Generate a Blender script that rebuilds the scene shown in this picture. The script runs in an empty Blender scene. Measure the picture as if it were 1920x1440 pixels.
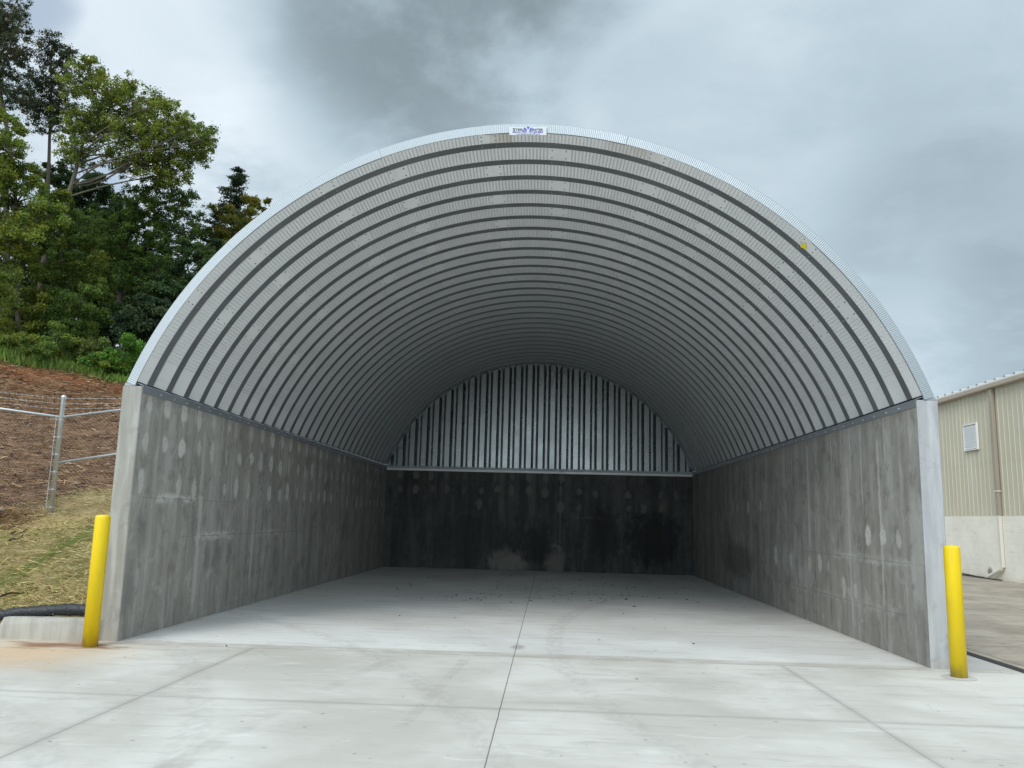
import bpy, math, random
import numpy as np
from mathutils import Matrix, Vector
R = math.radians
rng = np.random.default_rng(7)
random.seed(7)
S = bpy.context.scene
COL = S.collection

# ------------------------------------------------------------------ camera
CAM = np.array([0.41407603, -10.67064366, 1.67741985])
FW = np.array([-0.04881132, 0.98584914, 0.16037125])
RT = np.array([0.99865567, 0.04536641, 0.02507471])
UP = np.array([-0.01744441, -0.16137958, 0.98673822])
FPX = 1546.77
cd = bpy.data.cameras.new('camera'); cam = bpy.data.objects.new('camera', cd); COL.objects.link(cam)
cd.sensor_width = 36; cd.lens = FPX / 1920 * 36; cd.clip_start = .05; cd.clip_end = 5000
cam.matrix_world = Matrix(((RT[0], UP[0], -FW[0], CAM[0]), (RT[1], UP[1], -FW[1], CAM[1]), (RT[2], UP[2], -FW[2], CAM[2]), (0, 0, 0, 1)))
S.camera = cam
S.render.resolution_x, S.render.resolution_y = 1024, 768
def ray(u, v): return FW * FPX + RT * (u - 960) + UP * (720 - v)      # direction through a spot of the photograph
def at_y(u, v, y):
    d = ray(u, v); return CAM + d * (y - CAM[1]) / d[1]
def m_per_px(y, u=500, v=500): return (at_y(u, v, y) - CAM) @ FW / FPX

# ------------------------------------------------------------------ light and exposure
S.view_settings.view_transform = 'Standard'; S.view_settings.look = 'None'
S.view_settings.exposure = 0.55; S.view_settings.gamma = 1
SUN_EL, SUN_AZ = 47, 208           # azimuth clockwise from +Y
sl = bpy.data.lights.new('sun', 'SUN'); sun = bpy.data.objects.new('sun', sl); COL.objects.link(sun)
sl.energy = 1.25; sl.angle = R(28); sl.color = (1, .965, .90)
sd = Vector((math.sin(R(SUN_AZ)) * math.cos(R(SUN_EL)), math.cos(R(SUN_AZ)) * math.cos(R(SUN_EL)), math.sin(R(SUN_EL))))
sun.rotation_euler = sd.to_track_quat('Z', 'Y').to_euler(); sun.location = sd * 60

# ------------------------------------------------------------------ node helpers
class G:
    def __init__(s, nt): s.nt = nt; s.n = nt.nodes; s.l = nt.links
    def new(s, t, **k):
        n = s.n.new(t)
        for a, b in k.items(): setattr(n, a, b)
        return n
    def put(s, sock, v):
        if isinstance(v, bpy.types.NodeSocket): s.l.new(v, sock)
        elif v is not None:
            if isinstance(v, (tuple, list)) and len(v) == 3 and sock.type == 'RGBA': v = (*v, 1)
            sock.default_value = v
    def m(s, op, a, b=None, c=None, clamp=False):
        n = s.new('ShaderNodeMath', operation=op, use_clamp=clamp)
        for i, v in enumerate((a, b, c)):
            if v is not None: s.put(n.inputs[i], v)
        return n.outputs[0]
    def add(s, a, b): return s.m('ADD', a, b)
    def sub(s, a, b): return s.m('SUBTRACT', a, b)
    def mul(s, a, b): return s.m('MULTIPLY', a, b)
    def mx(s, a, b): return s.m('MAXIMUM', a, b)
    def ab(s, a): return s.m('ABSOLUTE', a)
    def comb(s, x, y, z):
        n = s.new('ShaderNodeCombineXYZ')
        for i, v in enumerate((x, y, z)): s.put(n.inputs[i], v)
        return n.outputs[0]
    def sep(s, v):
        n = s.new('ShaderNodeSeparateXYZ'); s.put(n.inputs[0], v); return n.outputs
    def obj(s): return s.new('ShaderNodeTexCoord').outputs['Object']
    def noise(s, v, scale=1., detail=4., rough=.55, dist=0., color=False):
        n = s.new('ShaderNodeTexNoise'); s.put(n.inputs['Vector'], v)
        for k, x in (('Scale', scale), ('Detail', detail), ('Roughness', rough), ('Distortion', dist)): s.put(n.inputs[k], x)
        return n.outputs['Color' if color else 'Fac']
    def white(s, v):
        n = s.new('ShaderNodeTexWhiteNoise', noise_dimensions='3D'); s.put(n.inputs['Vector'], v); return n.outputs['Value']
    def rng(s, v, a, b, c=0., d=1.):
        n = s.new('ShaderNodeMapRange', interpolation_type='SMOOTHSTEP')
        for i, x in enumerate((v, a, b, c, d)): s.put(n.inputs[i], x)
        return n.outputs[0]
    def mix(s, f, a, b, blend='MIX'):
        n = s.new('ShaderNodeMix', data_type='RGBA', blend_type=blend)
        s.put(n.inputs[0], f); s.put(n.inputs[6], a); s.put(n.inputs[7], b); return n.outputs[2]
    def bump(s, h, strength=.3, dist=.01):
        n = s.new('ShaderNodeBump'); s.put(n.inputs['Strength'], strength); s.put(n.inputs['Distance'], dist); s.put(n.inputs['Height'], h); return n.outputs[0]
    def vmul(s, v, t):
        n = s.new('ShaderNodeVectorMath', operation='MULTIPLY'); s.put(n.inputs[0], v); s.put(n.inputs[1], t); return n.outputs[0]
    def vadd(s, v, t):
        n = s.new('ShaderNodeVectorMath', operation='ADD'); s.put(n.inputs[0], v); s.put(n.inputs[1], t); return n.outputs[0]
    def dot(s, v, t):
        n = s.new('ShaderNodeVectorMath', operation='DOT_PRODUCT'); s.put(n.inputs[0], v); s.put(n.inputs[1], t); return n.outputs['Value']

def mat(name, fn, rough=.8, metal=0., spec=.3):
    M = bpy.data.materials.new(name); M.use_nodes = True; g = G(M.node_tree)
    b = M.node_tree.nodes['Principled BSDF']
    b.inputs['Roughness'].default_value = rough; b.inputs['Metallic'].default_value = metal
    b.inputs['Specular IOR Level'].default_value = spec
    d = fn(g) if callable(fn) else {'Base Color': fn}
    for k, v in d.items(): g.put(b.inputs[k], v)
    return M

# ------------------------------------------------------------------ sky: clouds over a Nishita sky
W = bpy.data.worlds.new('World'); S.world = W; W.use_nodes = True
g = G(W.node_tree); W.node_tree.nodes.clear()
sky = g.new('ShaderNodeTexSky', sky_type='NISHITA'); sky.sun_disc = False
sky.sun_elevation = R(SUN_EL); sky.sun_rotation = R(SUN_AZ)
bg1 = g.new('ShaderNodeBackground'); g.put(bg1.inputs[0], sky.outputs[0]); bg1.inputs[1].default_value = .1
d = g.new('ShaderNodeTexCoord').outputs['Generated']
x, y, z = g.sep(d)
zz = g.add(g.mx(z, 0.0), .22)
cp = g.comb(g.m('DIVIDE', x, zz), g.m('DIVIDE', y, zz), 0.)
big = g.noise(cp, 1.15, 3., .5, .3)
mid = g.noise(g.vadd(cp, (7.3, 2.1, 0)), 2.6, 9., .58, .25)
def lobe(u, v, inner, outer):          # soft patch round a direction of the sky
    q = ray(u, v); q = q / np.linalg.norm(q)
    wob = g.mul(g.sub(mid, .5), (1 - math.cos(R(outer))) * 3.4)
    return g.rng(g.add(g.dot(d, tuple(q)), wob), math.cos(R(outer)), math.cos(R(inner)))
L = g.add(.62, g.add(g.mul(g.sub(big, .5), .36), g.mul(g.mul(g.sub(mid, .5), .85), g.rng(z, .1, .5, .3, 1.))))
for (u, v, a, b, k) in ((800, 20, 2, 13, -.34), (640, -40, 3, 17, -.13), (330, 60, 0, 7, .10), (470, 250, 0, 6, .08), (1130, 60, 1, 9, -.12), (1500, 60, 2, 15, -.06), (1850, 500, 1, 12, -.17), (1650, 330, 1, 10, -.06), (1910, 650, 1, 7, -.16),
                        (230, 130, 1, 12, .19), (560, 350, 1, 8, .12), (1330, 250, 1, 12, .08), (1730, 660, 0, 6, .10), (1040, 180, 1, 6, .06)):
    L = g.add(L, g.mul(lobe(u, v, a, b), k))
back = g.rng(y, .35, -.5, 0., 1.)      # sky brightened behind the camera, added to lift the ground and interior
cl = g.new('ShaderNodeValToRGB'); e = cl.color_ramp.elements
e[0].position = .05; e[0].color = (.17, .215, .24, 1); e[1].position = 1.; e[1].color = (.74, .82, .89, 1)
k = cl.color_ramp.elements.new(.5); k.color = (.43, .535, .60, 1)
g.put(cl.inputs[0], L)
bg2 = g.new('ShaderNodeBackground'); g.put(bg2.inputs[0], cl.outputs[0]); g.put(bg2.inputs[1], g.mul(g.add(.80, g.mul(back, .95)), g.rng(g.add(z, g.mul(g.rng(y, -.2, .2), 1.)), .0, .3, .85, 1.)))
hole = g.mul(g.rng(g.noise(g.vadd(cp, (1.7, 5.2, 0)), 1.7, 7., .6, .3), .66, .85), .2)
hole = g.mx(hole, g.mul(lobe(60, 6, .2, 2.8), .45)); hole = g.mx(hole, g.mul(lobe(185, 345, 0, 2.), .45))
ms = g.new('ShaderNodeMixShader'); g.put(ms.inputs[0], g.sub(.96, hole)); g.l.new(bg1.outputs[0], ms.inputs[1]); g.l.new(bg2.outputs[0], ms.inputs[2])
out = g.new('ShaderNodeOutputWorld'); g.l.new(ms.outputs[0], out.inputs[0])

# ------------------------------------------------------------------ mesh helpers
def mesh(name, v, f, mats, parent=None, idx=None, smooth=False, tint=None):
    """v: (n,3) array, f: list of faces or (m,k) array. Links ONE object."""
    me = bpy.data.meshes.new(name)
    v = np.asarray(v, dtype=np.float32)
    if isinstance(f, np.ndarray):
        m_, k_ = f.shape
        me.vertices.add(len(v)); me.vertices.foreach_set('co', v.ravel())
        me.loops.add(m_ * k_); me.loops.foreach_set('vertex_index', f.astype(np.int32).ravel())
        me.polygons.add(m_); me.polygons.foreach_set('loop_start', np.arange(0, m_ * k_, k_, dtype=np.int32))
        me.polygons.foreach_set('loop_total', np.full(m_, k_, dtype=np.int32))
        me.update(calc_edges=True); me.validate()
    else:
        me.from_pydata([tuple(map(float, p)) for p in v], [], f); me.update()
    for mm in (mats if isinstance(mats, (list, tuple)) else [mats]): me.materials.append(mm)
    if idx is not None: me.polygons.foreach_set('material_index', np.asarray(idx, dtype=np.int32))
    me.polygons.foreach_set('use_smooth', np.full(len(me.polygons), bool(smooth)))
    if tint is not None:
        a = me.color_attributes.new('tint', 'FLOAT_COLOR', 'POINT')
        c = np.ones((len(v), 4), dtype=np.float32); c[:, :3] = tint; a.data.foreach_set('color', c.ravel())
    o = bpy.data.objects.new(name, me); COL.objects.link(o)
    if parent is not None: o.parent = parent
    return o

class MB:
    def __init__(s): s.v = []; s.f = []; s.i = []
    def quad(s, *p, i=0):
        n = len(s.v); s.v += [tuple(q) for q in p]; s.f.append(tuple(range(n, n + len(p)))); s.i.append(i)
    def box(s, a, b, i=0, bev=0.):
        (x0, y0, z0), (x1, y1, z1) = a, b
        n = len(s.v)
        if bev <= 0:
            s.v += [(x0, y0, z0), (x1, y0, z0), (x1, y1, z0), (x0, y1, z0), (x0, y0, z1), (x1, y0, z1), (x1, y1, z1), (x0, y1, z1)]
            F = [(0, 3, 2, 1), (4, 5, 6, 7), (0, 1, 5, 4), (1, 2, 6, 5), (2, 3, 7, 6), (3, 0, 4, 7)]
        else:
            c = []
            for X, sx in ((x0, 1), (x1, -1)):
                for Y, sy in ((y0, 1), (y1, -1)):
                    for Z, sz in ((z0, 1), (z1, -1)):
                        c += [(X, Y + sy * bev, Z + sz * bev), (X + sx * bev, Y, Z + sz * bev), (X + sx * bev, Y + sy * bev, Z)]
            s.v += c
            F = []
            def I(a, b, c, k): return (a * 4 + b * 2 + c) * 3 + k
            F += [(I(0,0,0,0), I(0,0,1,0), I(0,1,1,0), I(0,1,0,0)), (I(1,0,0,0), I(1,1,0,0), I(1,1,1,0), I(1,0,1,0)),
                  (I(0,0,0,1), I(1,0,0,1), I(1,0,1,1), I(0,0,1,1)), (I(0,1,0,1), I(0,1,1,1), I(1,1,1,1), I(1,1,0,1)),
                  (I(0,0,0,2), I(0,1,0,2), I(1,1,0,2), I(1,0,0,2)), (I(0,0,1,2), I(1,0,1,2), I(1,1,1,2), I(0,1,1,2))]
            for b_ in (0, 1):
                for c_ in (0, 1):
                    F.append((I(0,b_,c_,1), I(0,b_,c_,2), I(1,b_,c_,2), I(1,b_,c_,1)))
                    F.append((I(b_,0,c_,0), I(b_,0,c_,2), I(b_,1,c_,2), I(b_,1,c_,0)))
                    F.append((I(b_,c_,0,0), I(b_,c_,0,1), I(b_,c_,1,1), I(b_,c_,1,0)))
            for a_ in (0, 1):
                for b_ in (0, 1):
                    for c_ in (0, 1): F.append((I(a_,b_,c_,0), I(a_,b_,c_,1), I(a_,b_,c_,2)))
        for q in F: s.f.append(tuple(n + k for k in q)); s.i.append(i)
    def tube(s, pts, rad, seg=8, cap=True, i=0):
        pts = [np.asarray(p, float) for p in pts]; rad = rad if hasattr(rad, '__len__') else [rad] * len(pts)
        n = len(s.v); prev = None
        for j, p in enumerate(pts):
            t = pts[min(j + 1, len(pts) - 1)] - pts[max(j - 1, 0)]; t = t / (np.linalg.norm(t) + 1e-9)
            if prev is None:
                a = np.cross(t, (0, 0, 1.) if abs(t[2]) < .9 else (1., 0, 0))
            else: a = prev - t * (prev @ t)
            a = a / np.linalg.norm(a); prev = a; b = np.cross(t, a)
            for q in range(seg):
                w = 2 * math.pi * q / seg; s.v.append(tuple(p + rad[j] * (a * math.cos(w) + b * math.sin(w))))
        for j in range(len(pts) - 1):
            for q in range(seg):
                q2 = (q + 1) % seg; A = n + j * seg
                s.f.append((A + q, A + q2, A + seg + q2, A + seg + q)); s.i.append(i)
        if cap:
            s.f.append(tuple(n + q for q in range(seg))[::-1]); s.f.append(tuple(n + (len(pts) - 1) * seg + q for q in range(seg))); s.i += [i, i]
    def build(s, name, mats, parent=None, smooth=False):
        o = mesh(name, s.v, s.f, mats, parent, s.i, smooth)
        import bmesh
        bm = bmesh.new(); bm.from_mesh(o.data); bmesh.ops.recalc_face_normals(bm, faces=bm.faces[:]); bm.to_mesh(o.data); bm.free()
        return o

def tag(o, label=None, cat=None, group=None, kind=None):
    for k, v in (('label', label), ('category', cat), ('group', group), ('kind', kind)):
        if v: o[k] = v
    return o
def empty(name, loc=(0, 0, 0)):
    o = bpy.data.objects.new(name, None); o.location = loc; COL.objects.link(o); o.empty_display_size = .2; return o
def set_parent(o, p):                   # geometry is written in world coordinates: shift it to the thing's base
    o.parent = p; o.matrix_parent_inverse = Matrix.Translation(-Vector(p.location)); return o

# ------------------------------------------------------------------ materials
def concrete_floor(g):
    p = g.obj(); x, y, z = g.sep(p)
    nb = g.noise(p, .55, 5., .6, .4); ns = g.noise(g.vmul(p, (.5, 3.2, 1)), 1.6, 6., .65, .3); nf = g.noise(g.vmul(p, (3, 16, 1)), 3., 5., .7)
    grain = g.noise(p, 60., 3., .7)
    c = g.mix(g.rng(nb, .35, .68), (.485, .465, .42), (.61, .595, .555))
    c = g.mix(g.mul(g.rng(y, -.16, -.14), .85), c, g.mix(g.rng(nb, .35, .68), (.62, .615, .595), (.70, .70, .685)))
    c = g.mix(g.mul(g.rng(ns, .5, .72), .55), c, (.40, .38, .34))
    c = g.mix(g.mul(g.rng(nf, .56, .75), .30), c, (.66, .665, .66))
    c = g.mix(g.mul(g.rng(grain, .55, .75), .22), c, (.34, .32, .30))
    sw = g.noise(g.vmul(p, (1.4, 4.2, 1)), 1.1, 7., .68, 1.2); c = g.mix(g.mul(g.rng(sw, .56, .70), .42), c, (.36, .345, .315)); c = g.mix(g.mul(g.rng(sw, .42, .30), .45), c, (.70, .70, .685))
    def band_(x0, y0, x1, y1, w):                            # scuffed straight drag marks
        L_ = math.hypot(x1 - x0, y1 - y0); ux, uy = (x1 - x0) / L_, (y1 - y0) / L_
        t = g.add(g.mul(x, ux), g.add(g.mul(y, uy), -(x0 * ux + y0 * uy))); o_ = g.add(g.mul(x, -uy), g.add(g.mul(y, ux), x0 * uy - y0 * ux))
        return g.mul(g.rng(g.ab(o_), w, w * .6), g.mul(g.rng(t, -.1, .2), g.rng(t, L_ + .2, L_ - .2)))
    mk = g.mx(band_(-1.45, -.7, -1.75, -2.6, .09), g.mx(band_(-1.9, -3.2, -2.1, -5.5, .12), g.mx(band_(-.55, -.2, -.75, -3.8, .07), band_(.9, -.3, 1.7, -2.2, .012))))
    c = g.mix(g.mul(g.mul(mk, g.rng(sw, .38, .6, .1, 1.)), .30), c, (.33, .31, .28))
    blot = g.m('SQRT', g.add(g.m('POWER', g.mul(g.sub(x, .02), 2.4), 2.), g.m('POWER', g.sub(y, .62), 2.))); c = g.mix(g.mul(g.rng(g.add(blot, g.mul(g.sub(sw, .5), .35)), .30, .10), .6), c, (.26, .25, .22))
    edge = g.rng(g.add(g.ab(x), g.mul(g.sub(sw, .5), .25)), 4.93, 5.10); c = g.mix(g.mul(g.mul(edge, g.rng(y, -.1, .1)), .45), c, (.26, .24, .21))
    out_ = g.rng(y, -.12, -.16)                                  # apron side of the threshold joint
    wob = g.mul(g.sub(g.noise(p, 2.2, 3., .6), .5), .012)
    def line(c_, w, soft=.006):
        return g.rng(g.ab(g.add(g.sub(c_[0], c_[1]), wob)), w + soft, w)
    j = line((x, .0), .0025, .004)
    j = g.mx(j, g.mul(g.mx(g.mul(line((x, -3.25), .004, .008), .5), g.mul(line((x, 3.24), .003, .006), .45)), out_))
    j = g.mx(j, g.mul(line((y, -2.97), .003, .012), .30))
    halo = g.mx(g.mul(g.mx(line((x, -3.25), .01, .09), line((x, 3.24), .01, .07)), out_), line((y, -2.97), .005, .09))
    c = g.mix(g.mul(halo, .26), c, (.27, .24, .23))
    lat = line((y, -.15), .005, .008)
    band = g.mul(g.rng(y, -.17, -.13), g.rng(y, .22, .04)); nn = g.noise(g.vmul(p, (1, 2, 1)), 2.3, 5., .7)
    c = g.mix(g.mul(band, g.rng(nn, .3, .6, .2, .75)), c, (.40, .36, .30))
    c = g.mix(g.mul(lat, g.rng(nn, .35, .6, .35, .9)), c, (.16, .14, .12))
    c = g.mix(g.mul(j, .85), c, (.085, .08, .075))
    # smudges, tyre tracks
    def track(cx, cy, rad, w):
        dd = g.m('SQRT', g.add(g.m('POWER', g.sub(x, cx), 2.), g.m('POWER', g.sub(y, cy), 2.)))
        return g.rng(g.ab(g.sub(dd, rad)), w, w * .55)
    tr = g.mx(track(-14.6, -8., 12.9, .17), track(-15.2, -8.6, 15.8, .16)); tr = g.mx(tr, track(17.5, 1.2, 17.0, .16)); tr = g.mx(tr, track(-9.0, -9.2, 7.4, .16))
    c = g.mix(g.mul(g.mul(tr, g.rng(g.noise(g.vmul(p, (4, 2, 1)), 3., 4.), .35, .65)), .30), c, (.36, .34, .32))
    # red clay washed out round the post by the kerb
    dx = g.add(x, 5.85); dy = g.add(y, 1.05)
    r1 = g.m('SQRT', g.add(g.m('POWER', g.mul(dx, .85), 2.), g.m('POWER', dy, 2.)))
    cn = g.noise(g.vmul(p, (1.2, 3, 1)), 1.5, 6., .65, .5)
    c = g.mix(g.mul(g.rng(g.add(r1, g.mul(g.sub(cn, .5), 1.4)), 1.75, .1), .7), c, (.58, .38, .20))
    dx2 = g.add(x, 5.45); dy2 = g.add(y, .42)
    r2 = g.m('SQRT', g.add(g.m('POWER', g.mul(dx2, .55), 2.), g.m('POWER', g.mul(dy2, 1.5), 2.)))
    c = g.mix(g.mul(g.rng(g.add(r2, g.mul(g.sub(cn, .5), 1.3)), .55, .12), .85), c, (.20, .085, .035))
    speck = g.rng(g.noise(p, 9., 1., .4), .755, .775)
    c = g.mix(g.mul(speck, .5), c, (.14, .11, .09))
    return {'Base Color': c, 'Roughness': g.rng(nb, .3, .7, .62, .85), 'Normal': g.bump(g.add(g.mul(grain, .3), g.sub(nf, g.mul(j, 3.))), .25, .006)}
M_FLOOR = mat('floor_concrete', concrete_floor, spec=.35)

def wall_concrete(axis, rows, cell, a0, lines=(), streaks=(), base=((.29, .275, .245), (.40, .39, .365)), blobs=(), dark=0.):
    def fn(g):
        p = g.obj(); xyz = g.sep(p); a = xyz[axis]; z = xyz[2]
        q = g.comb(a, z, 0.)
        n1 = g.noise(g.comb(g.mul(a, 2.4), g.mul(z, .22), 3.), 1.5, 5., .6, .15); n2 = g.noise(g.comb(g.mul(a, 9.), g.mul(z, .5), 8.), 1.4, 5., .65)
        nb = g.noise(q, 1.1, 5., .6, .4); fine = g.noise(q, 26., 4., .7)
        c = g.mix(g.rng(n1, .34, .68), base[0], base[1])
        c = g.mix(g.mul(g.rng(n2, .52, .74), .55), c, tuple(k * .62 for k in base[0]))
        c = g.mix(g.mul(g.rng(n2, .46, .26), .35), c, tuple(k * 1.22 for k in base[1]))
        mo = g.noise(g.comb(g.mul(a, 1.6), g.mul(z, 1.), 5.), 2.3, 8., .7, .7)
        c = g.mix(g.mul(g.rng(mo, .5, .66), .6), c, tuple(k * .62 for k in base[0])); c = g.mix(g.mul(g.rng(mo, .46, .32), .5), c, tuple(k * 1.22 for k in base[1]))
        c = g.mix(g.mul(g.rng(nb, .55, .74), .6), c, tuple(k * .66 for k in base[0]))
        c = g.mix(g.mul(g.rng(nb, .42, .25), .35), c, tuple(k * 1.15 for k in base[1]))
        wx = g.mul(g.sub(g.noise(q, 5.5, 4., .65), .5), .15); wz = g.mul(g.sub(g.noise(g.vadd(q, (9, 4, 2)), 4.5, 4., .65), .5), .22)
        ci = g.add(g.m('DIVIDE', g.sub(a, a0), cell), .5); fl = g.m('FLOOR', ci); fx = g.mul(g.sub(g.m('FRACT', ci), .5), cell)
        pm = None
        for k, (zr, pres, lo, hi) in enumerate(rows):
            w = g.white(g.comb(fl, float(k) + .5, 1.)); w2 = g.white(g.comb(fl, float(k) + .5, 7.)); w3 = g.white(g.comb(fl, float(k) + .5, 13.))
            ddx = g.m('DIVIDE', g.add(fx, g.add(wx, g.mul(g.sub(w2, .5), .10))), g.add(.065, g.mul(w3, .05)))
            ddz = g.m('DIVIDE', g.add(g.add(g.sub(z, zr), wz), g.mul(g.sub(w, .5), .09)), g.add(.10, g.mul(w2, .09)))
            dd = g.m('SQRT', g.add(g.mul(ddx, ddx), g.mul(ddz, ddz)))
            dd = g.add(dd, g.mul(g.sub(g.noise(g.vadd(q, (float(k) * 3.1, 6., 1.)), 13., 5., .7), .5), 1.1)); m_ = g.mul(g.rng(dd, 1.22, .74), g.m('LESS_THAN', w, pres)); m_ = g.mul(m_, g.add(.45, g.mul(w3, .55)))
            m_ = g.mul(m_, g.mul(g.m('GREATER_THAN', a, lo), g.m('LESS_THAN', a, hi)))
            hole_ = g.rng(g.m('SQRT', g.add(g.m('POWER', g.add(fx, g.mul(g.sub(w2, .5), .10)), 2.), g.m('POWER', g.sub(z, zr + .03), 2.))), .018, .010)
            c = g.mix(g.mul(m_, .82), c, tuple(k_ * 1.6 for k_ in base[1])); c = g.mix(g.mul(g.mul(hole_, m_), .6), c, (.09, .085, .08))
        for (zl, lo, hi, st) in lines:                           # grout smeared along a pour line
            m_ = g.mul(g.rng(g.ab(g.add(g.sub(z, zl), g.mul(wz, .55))), .10, .02), g.mul(g.rng(g.add(a, wx), lo - .05, lo + .05), g.rng(g.add(a, wx), hi + .05, hi - .05)))
            m_ = g.mul(m_, g.rng(g.noise(g.vadd(g.vmul(q, (2.2, 5, 1)), (3, zl, 1)), 2.2, 6., .7, .6), .40, .58)); c = g.mix(g.mul(m_, st), c, tuple(k * 1.5 for k in base[1]))
            c = g.mix(g.mul(g.mul(g.rng(g.ab(g.sub(z, zl)), .012, .004), g.mul(g.m('GREATER_THAN', a, lo - .4), g.m('LESS_THAN', a, hi + 1.5))), .3), c, (.12, .12, .115))
        for (al, w_, z0, z1, st) in streaks:                     # pale runs down the face
            m_ = g.mul(g.rng(g.ab(g.add(g.sub(a, al), g.mul(wx, .6))), w_, w_ * .3), g.mul(g.rng(g.add(z, wz), z0 - .1, z0 + .2), g.rng(z, z1 + .02, z1 - .02)))
            c = g.mix(g.mul(m_, st), c, tuple(k * 1.42 for k in base[1]))
        for (al, zl, ra, rz, st, col) in blobs:
            dd = g.m('SQRT', g.add(g.m('POWER', g.m('DIVIDE', g.add(g.sub(a, al), g.mul(wx, 1.6)), ra), 2.), g.m('POWER', g.m('DIVIDE', g.add(g.sub(z, zl), g.mul(wz, 1.3)), rz), 2.)))
            dd = g.add(dd, g.mul(g.sub(g.noise(g.vadd(g.vmul(q, (1.5, .8, 1)), (zl * 7, al, 0)), 2.6, 7., .68, .8), .5), 2.2)); c = g.mix(g.mul(g.rng(dd, 1.3, .62), st), c, col)
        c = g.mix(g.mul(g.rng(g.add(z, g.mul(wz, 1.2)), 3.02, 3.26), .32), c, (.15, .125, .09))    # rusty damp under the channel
        c = g.mix(g.mul(g.rng(fine, .56, .75), .30), c, (.12, .12, .115))
        return {'Base Color': c, 'Normal': g.bump(g.add(g.mul(fine, .5), n2), .3, .006)}
    return fn
M_WL = mat('cast_concrete_left', wall_concrete(1, [(3.11, .94, -1, 99), (2.6, .94, -1, 99), (2.04, .94, -1, 99)], .572, .21,
        [(1.83, .7, 2.05, .75), (1.28, 2.05, 3.7, .65), (1.28, 4.8, 6.1, .45)],
        [(2.2, .10, .05, 1.9, .55), (2.15, .06, 1.7, 2.9, .35), (4.6, .09, .3, 1.3, .5), (1.75, .03, 2.9, 3.2, .6), (3.4, .05, 1.9, 3.2, .3), (6.3, .03, 2.5, 3.2, .5), (7.1, .025, 2.0, 3.2, .5), (8.4, .03, 1.6, 3.2, .5)],
        blobs=[(3.0, .95, .14, .25, .5, (.13, .13, .125)), (3.5, .98, .10, .22, .5, (.13, .13, .125)), (2.6, .95, .12, .24, .4, (.13, .13, .125)), (.35, 1.35, .12, .32, .5, (.15, .15, .145)), (.15, .62, .2, .3, .4, (.15, .15, .145))]))
M_WR = mat('cast_concrete_right', wall_concrete(1, [(1.56, .95, .5, 2.1), (.72, .6, .4, 3.), (1.02, .75, 3.6, 7.5), (2.05, .35, 7, 11.)], .565, .72,
        [(1.22, .3, 3.4, .35), (.55, 1., 6., .2)],
        [(1.1, .03, 2.5, 3.2, .5), (2.0, .035, 1.9, 3.2, .6), (2.45, .03, 2.4, 3.2, .7), (1.35, .05, .6, 2.9, .5), (2.6, .06, .2, 2.6, .45), (3.3, .03, 2.7, 3.2, .6), (4.6, .09, 1.3, 3.1, .4), (5.6, .03, 2.2, 3.2, .5), (7.5, .03, 2.2, 3.2, .6), (9.0, .025, 1., 3.2, .6), (11., .025, 1.8, 3.2, .6), (13., .03, 1.6, 3.2, .5)],
        base=((.24, .228, .205), (.345, .34, .32)),
        blobs=[(6.0, 1.0, .45, .3, .4, (.40, .40, .39)), (4.9, .75, .4, .2, .4, (.40, .40, .39)), (.22, 1.45, .2, .7, .55, (.42, .42, .40)), (10.5, .8, 1.8, .4, .6, (.10, .095, .085))]))
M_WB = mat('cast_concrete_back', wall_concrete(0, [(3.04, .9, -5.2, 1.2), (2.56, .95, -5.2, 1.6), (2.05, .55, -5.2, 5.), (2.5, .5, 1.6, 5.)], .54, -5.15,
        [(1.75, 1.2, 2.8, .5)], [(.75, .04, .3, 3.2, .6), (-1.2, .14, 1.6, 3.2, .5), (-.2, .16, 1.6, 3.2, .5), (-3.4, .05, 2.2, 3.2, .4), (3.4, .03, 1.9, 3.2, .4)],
        base=((.065, .068, .064), (.125, .127, .12)),  # far below the side walls: deep interior shade put into the colour
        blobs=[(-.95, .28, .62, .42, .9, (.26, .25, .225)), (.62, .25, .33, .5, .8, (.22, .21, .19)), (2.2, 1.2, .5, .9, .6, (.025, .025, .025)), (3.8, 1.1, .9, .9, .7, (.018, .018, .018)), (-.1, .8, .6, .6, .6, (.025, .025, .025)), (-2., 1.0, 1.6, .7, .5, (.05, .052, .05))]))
def wall_end(g, lo=(.28, .27, .24), hi=(.40, .39, .355)):
    p = g.obj(); x, y, z = g.sep(p)
    n1 = g.noise(g.vmul(p, (5, 2, .55)), 1.5, 5., .6, .3); nb = g.noise(p, 2.2, 5., .65, .6); fine = g.noise(p, 70., 3., .7)
    c = g.mix(g.rng(n1, .33, .66), lo, hi); c = g.mix(g.mul(g.rng(nb, .55, .72), .55), c, tuple(k * .6 for k in lo))
    c = g.mix(g.mul(g.rng(nb, .42, .28), .4), c, tuple(k * 1.12 for k in hi))
    c = g.mix(g.mul(g.rng(fine, .55, .75), .25), c, (.2, .2, .19))
    c = g.mix(g.mul(g.rng(g.add(z, g.mul(nb, .5)), .55, .2), .35), c, (.34, .27, .19))
    return {'Base Color': c, 'Normal': g.bump(g.add(fine, nb), .25, .006)}
M_END = mat('wall_end_concrete', wall_end)
M_END2 = mat('wall_end_pale_concrete', lambda g: wall_end(g, (.35, .36, .375), (.46, .47, .485)))
M_KERB = mat('kerb_concrete', lambda g: wall_end(g, (.33, .325, .295), (.46, .45, .41)))

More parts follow.
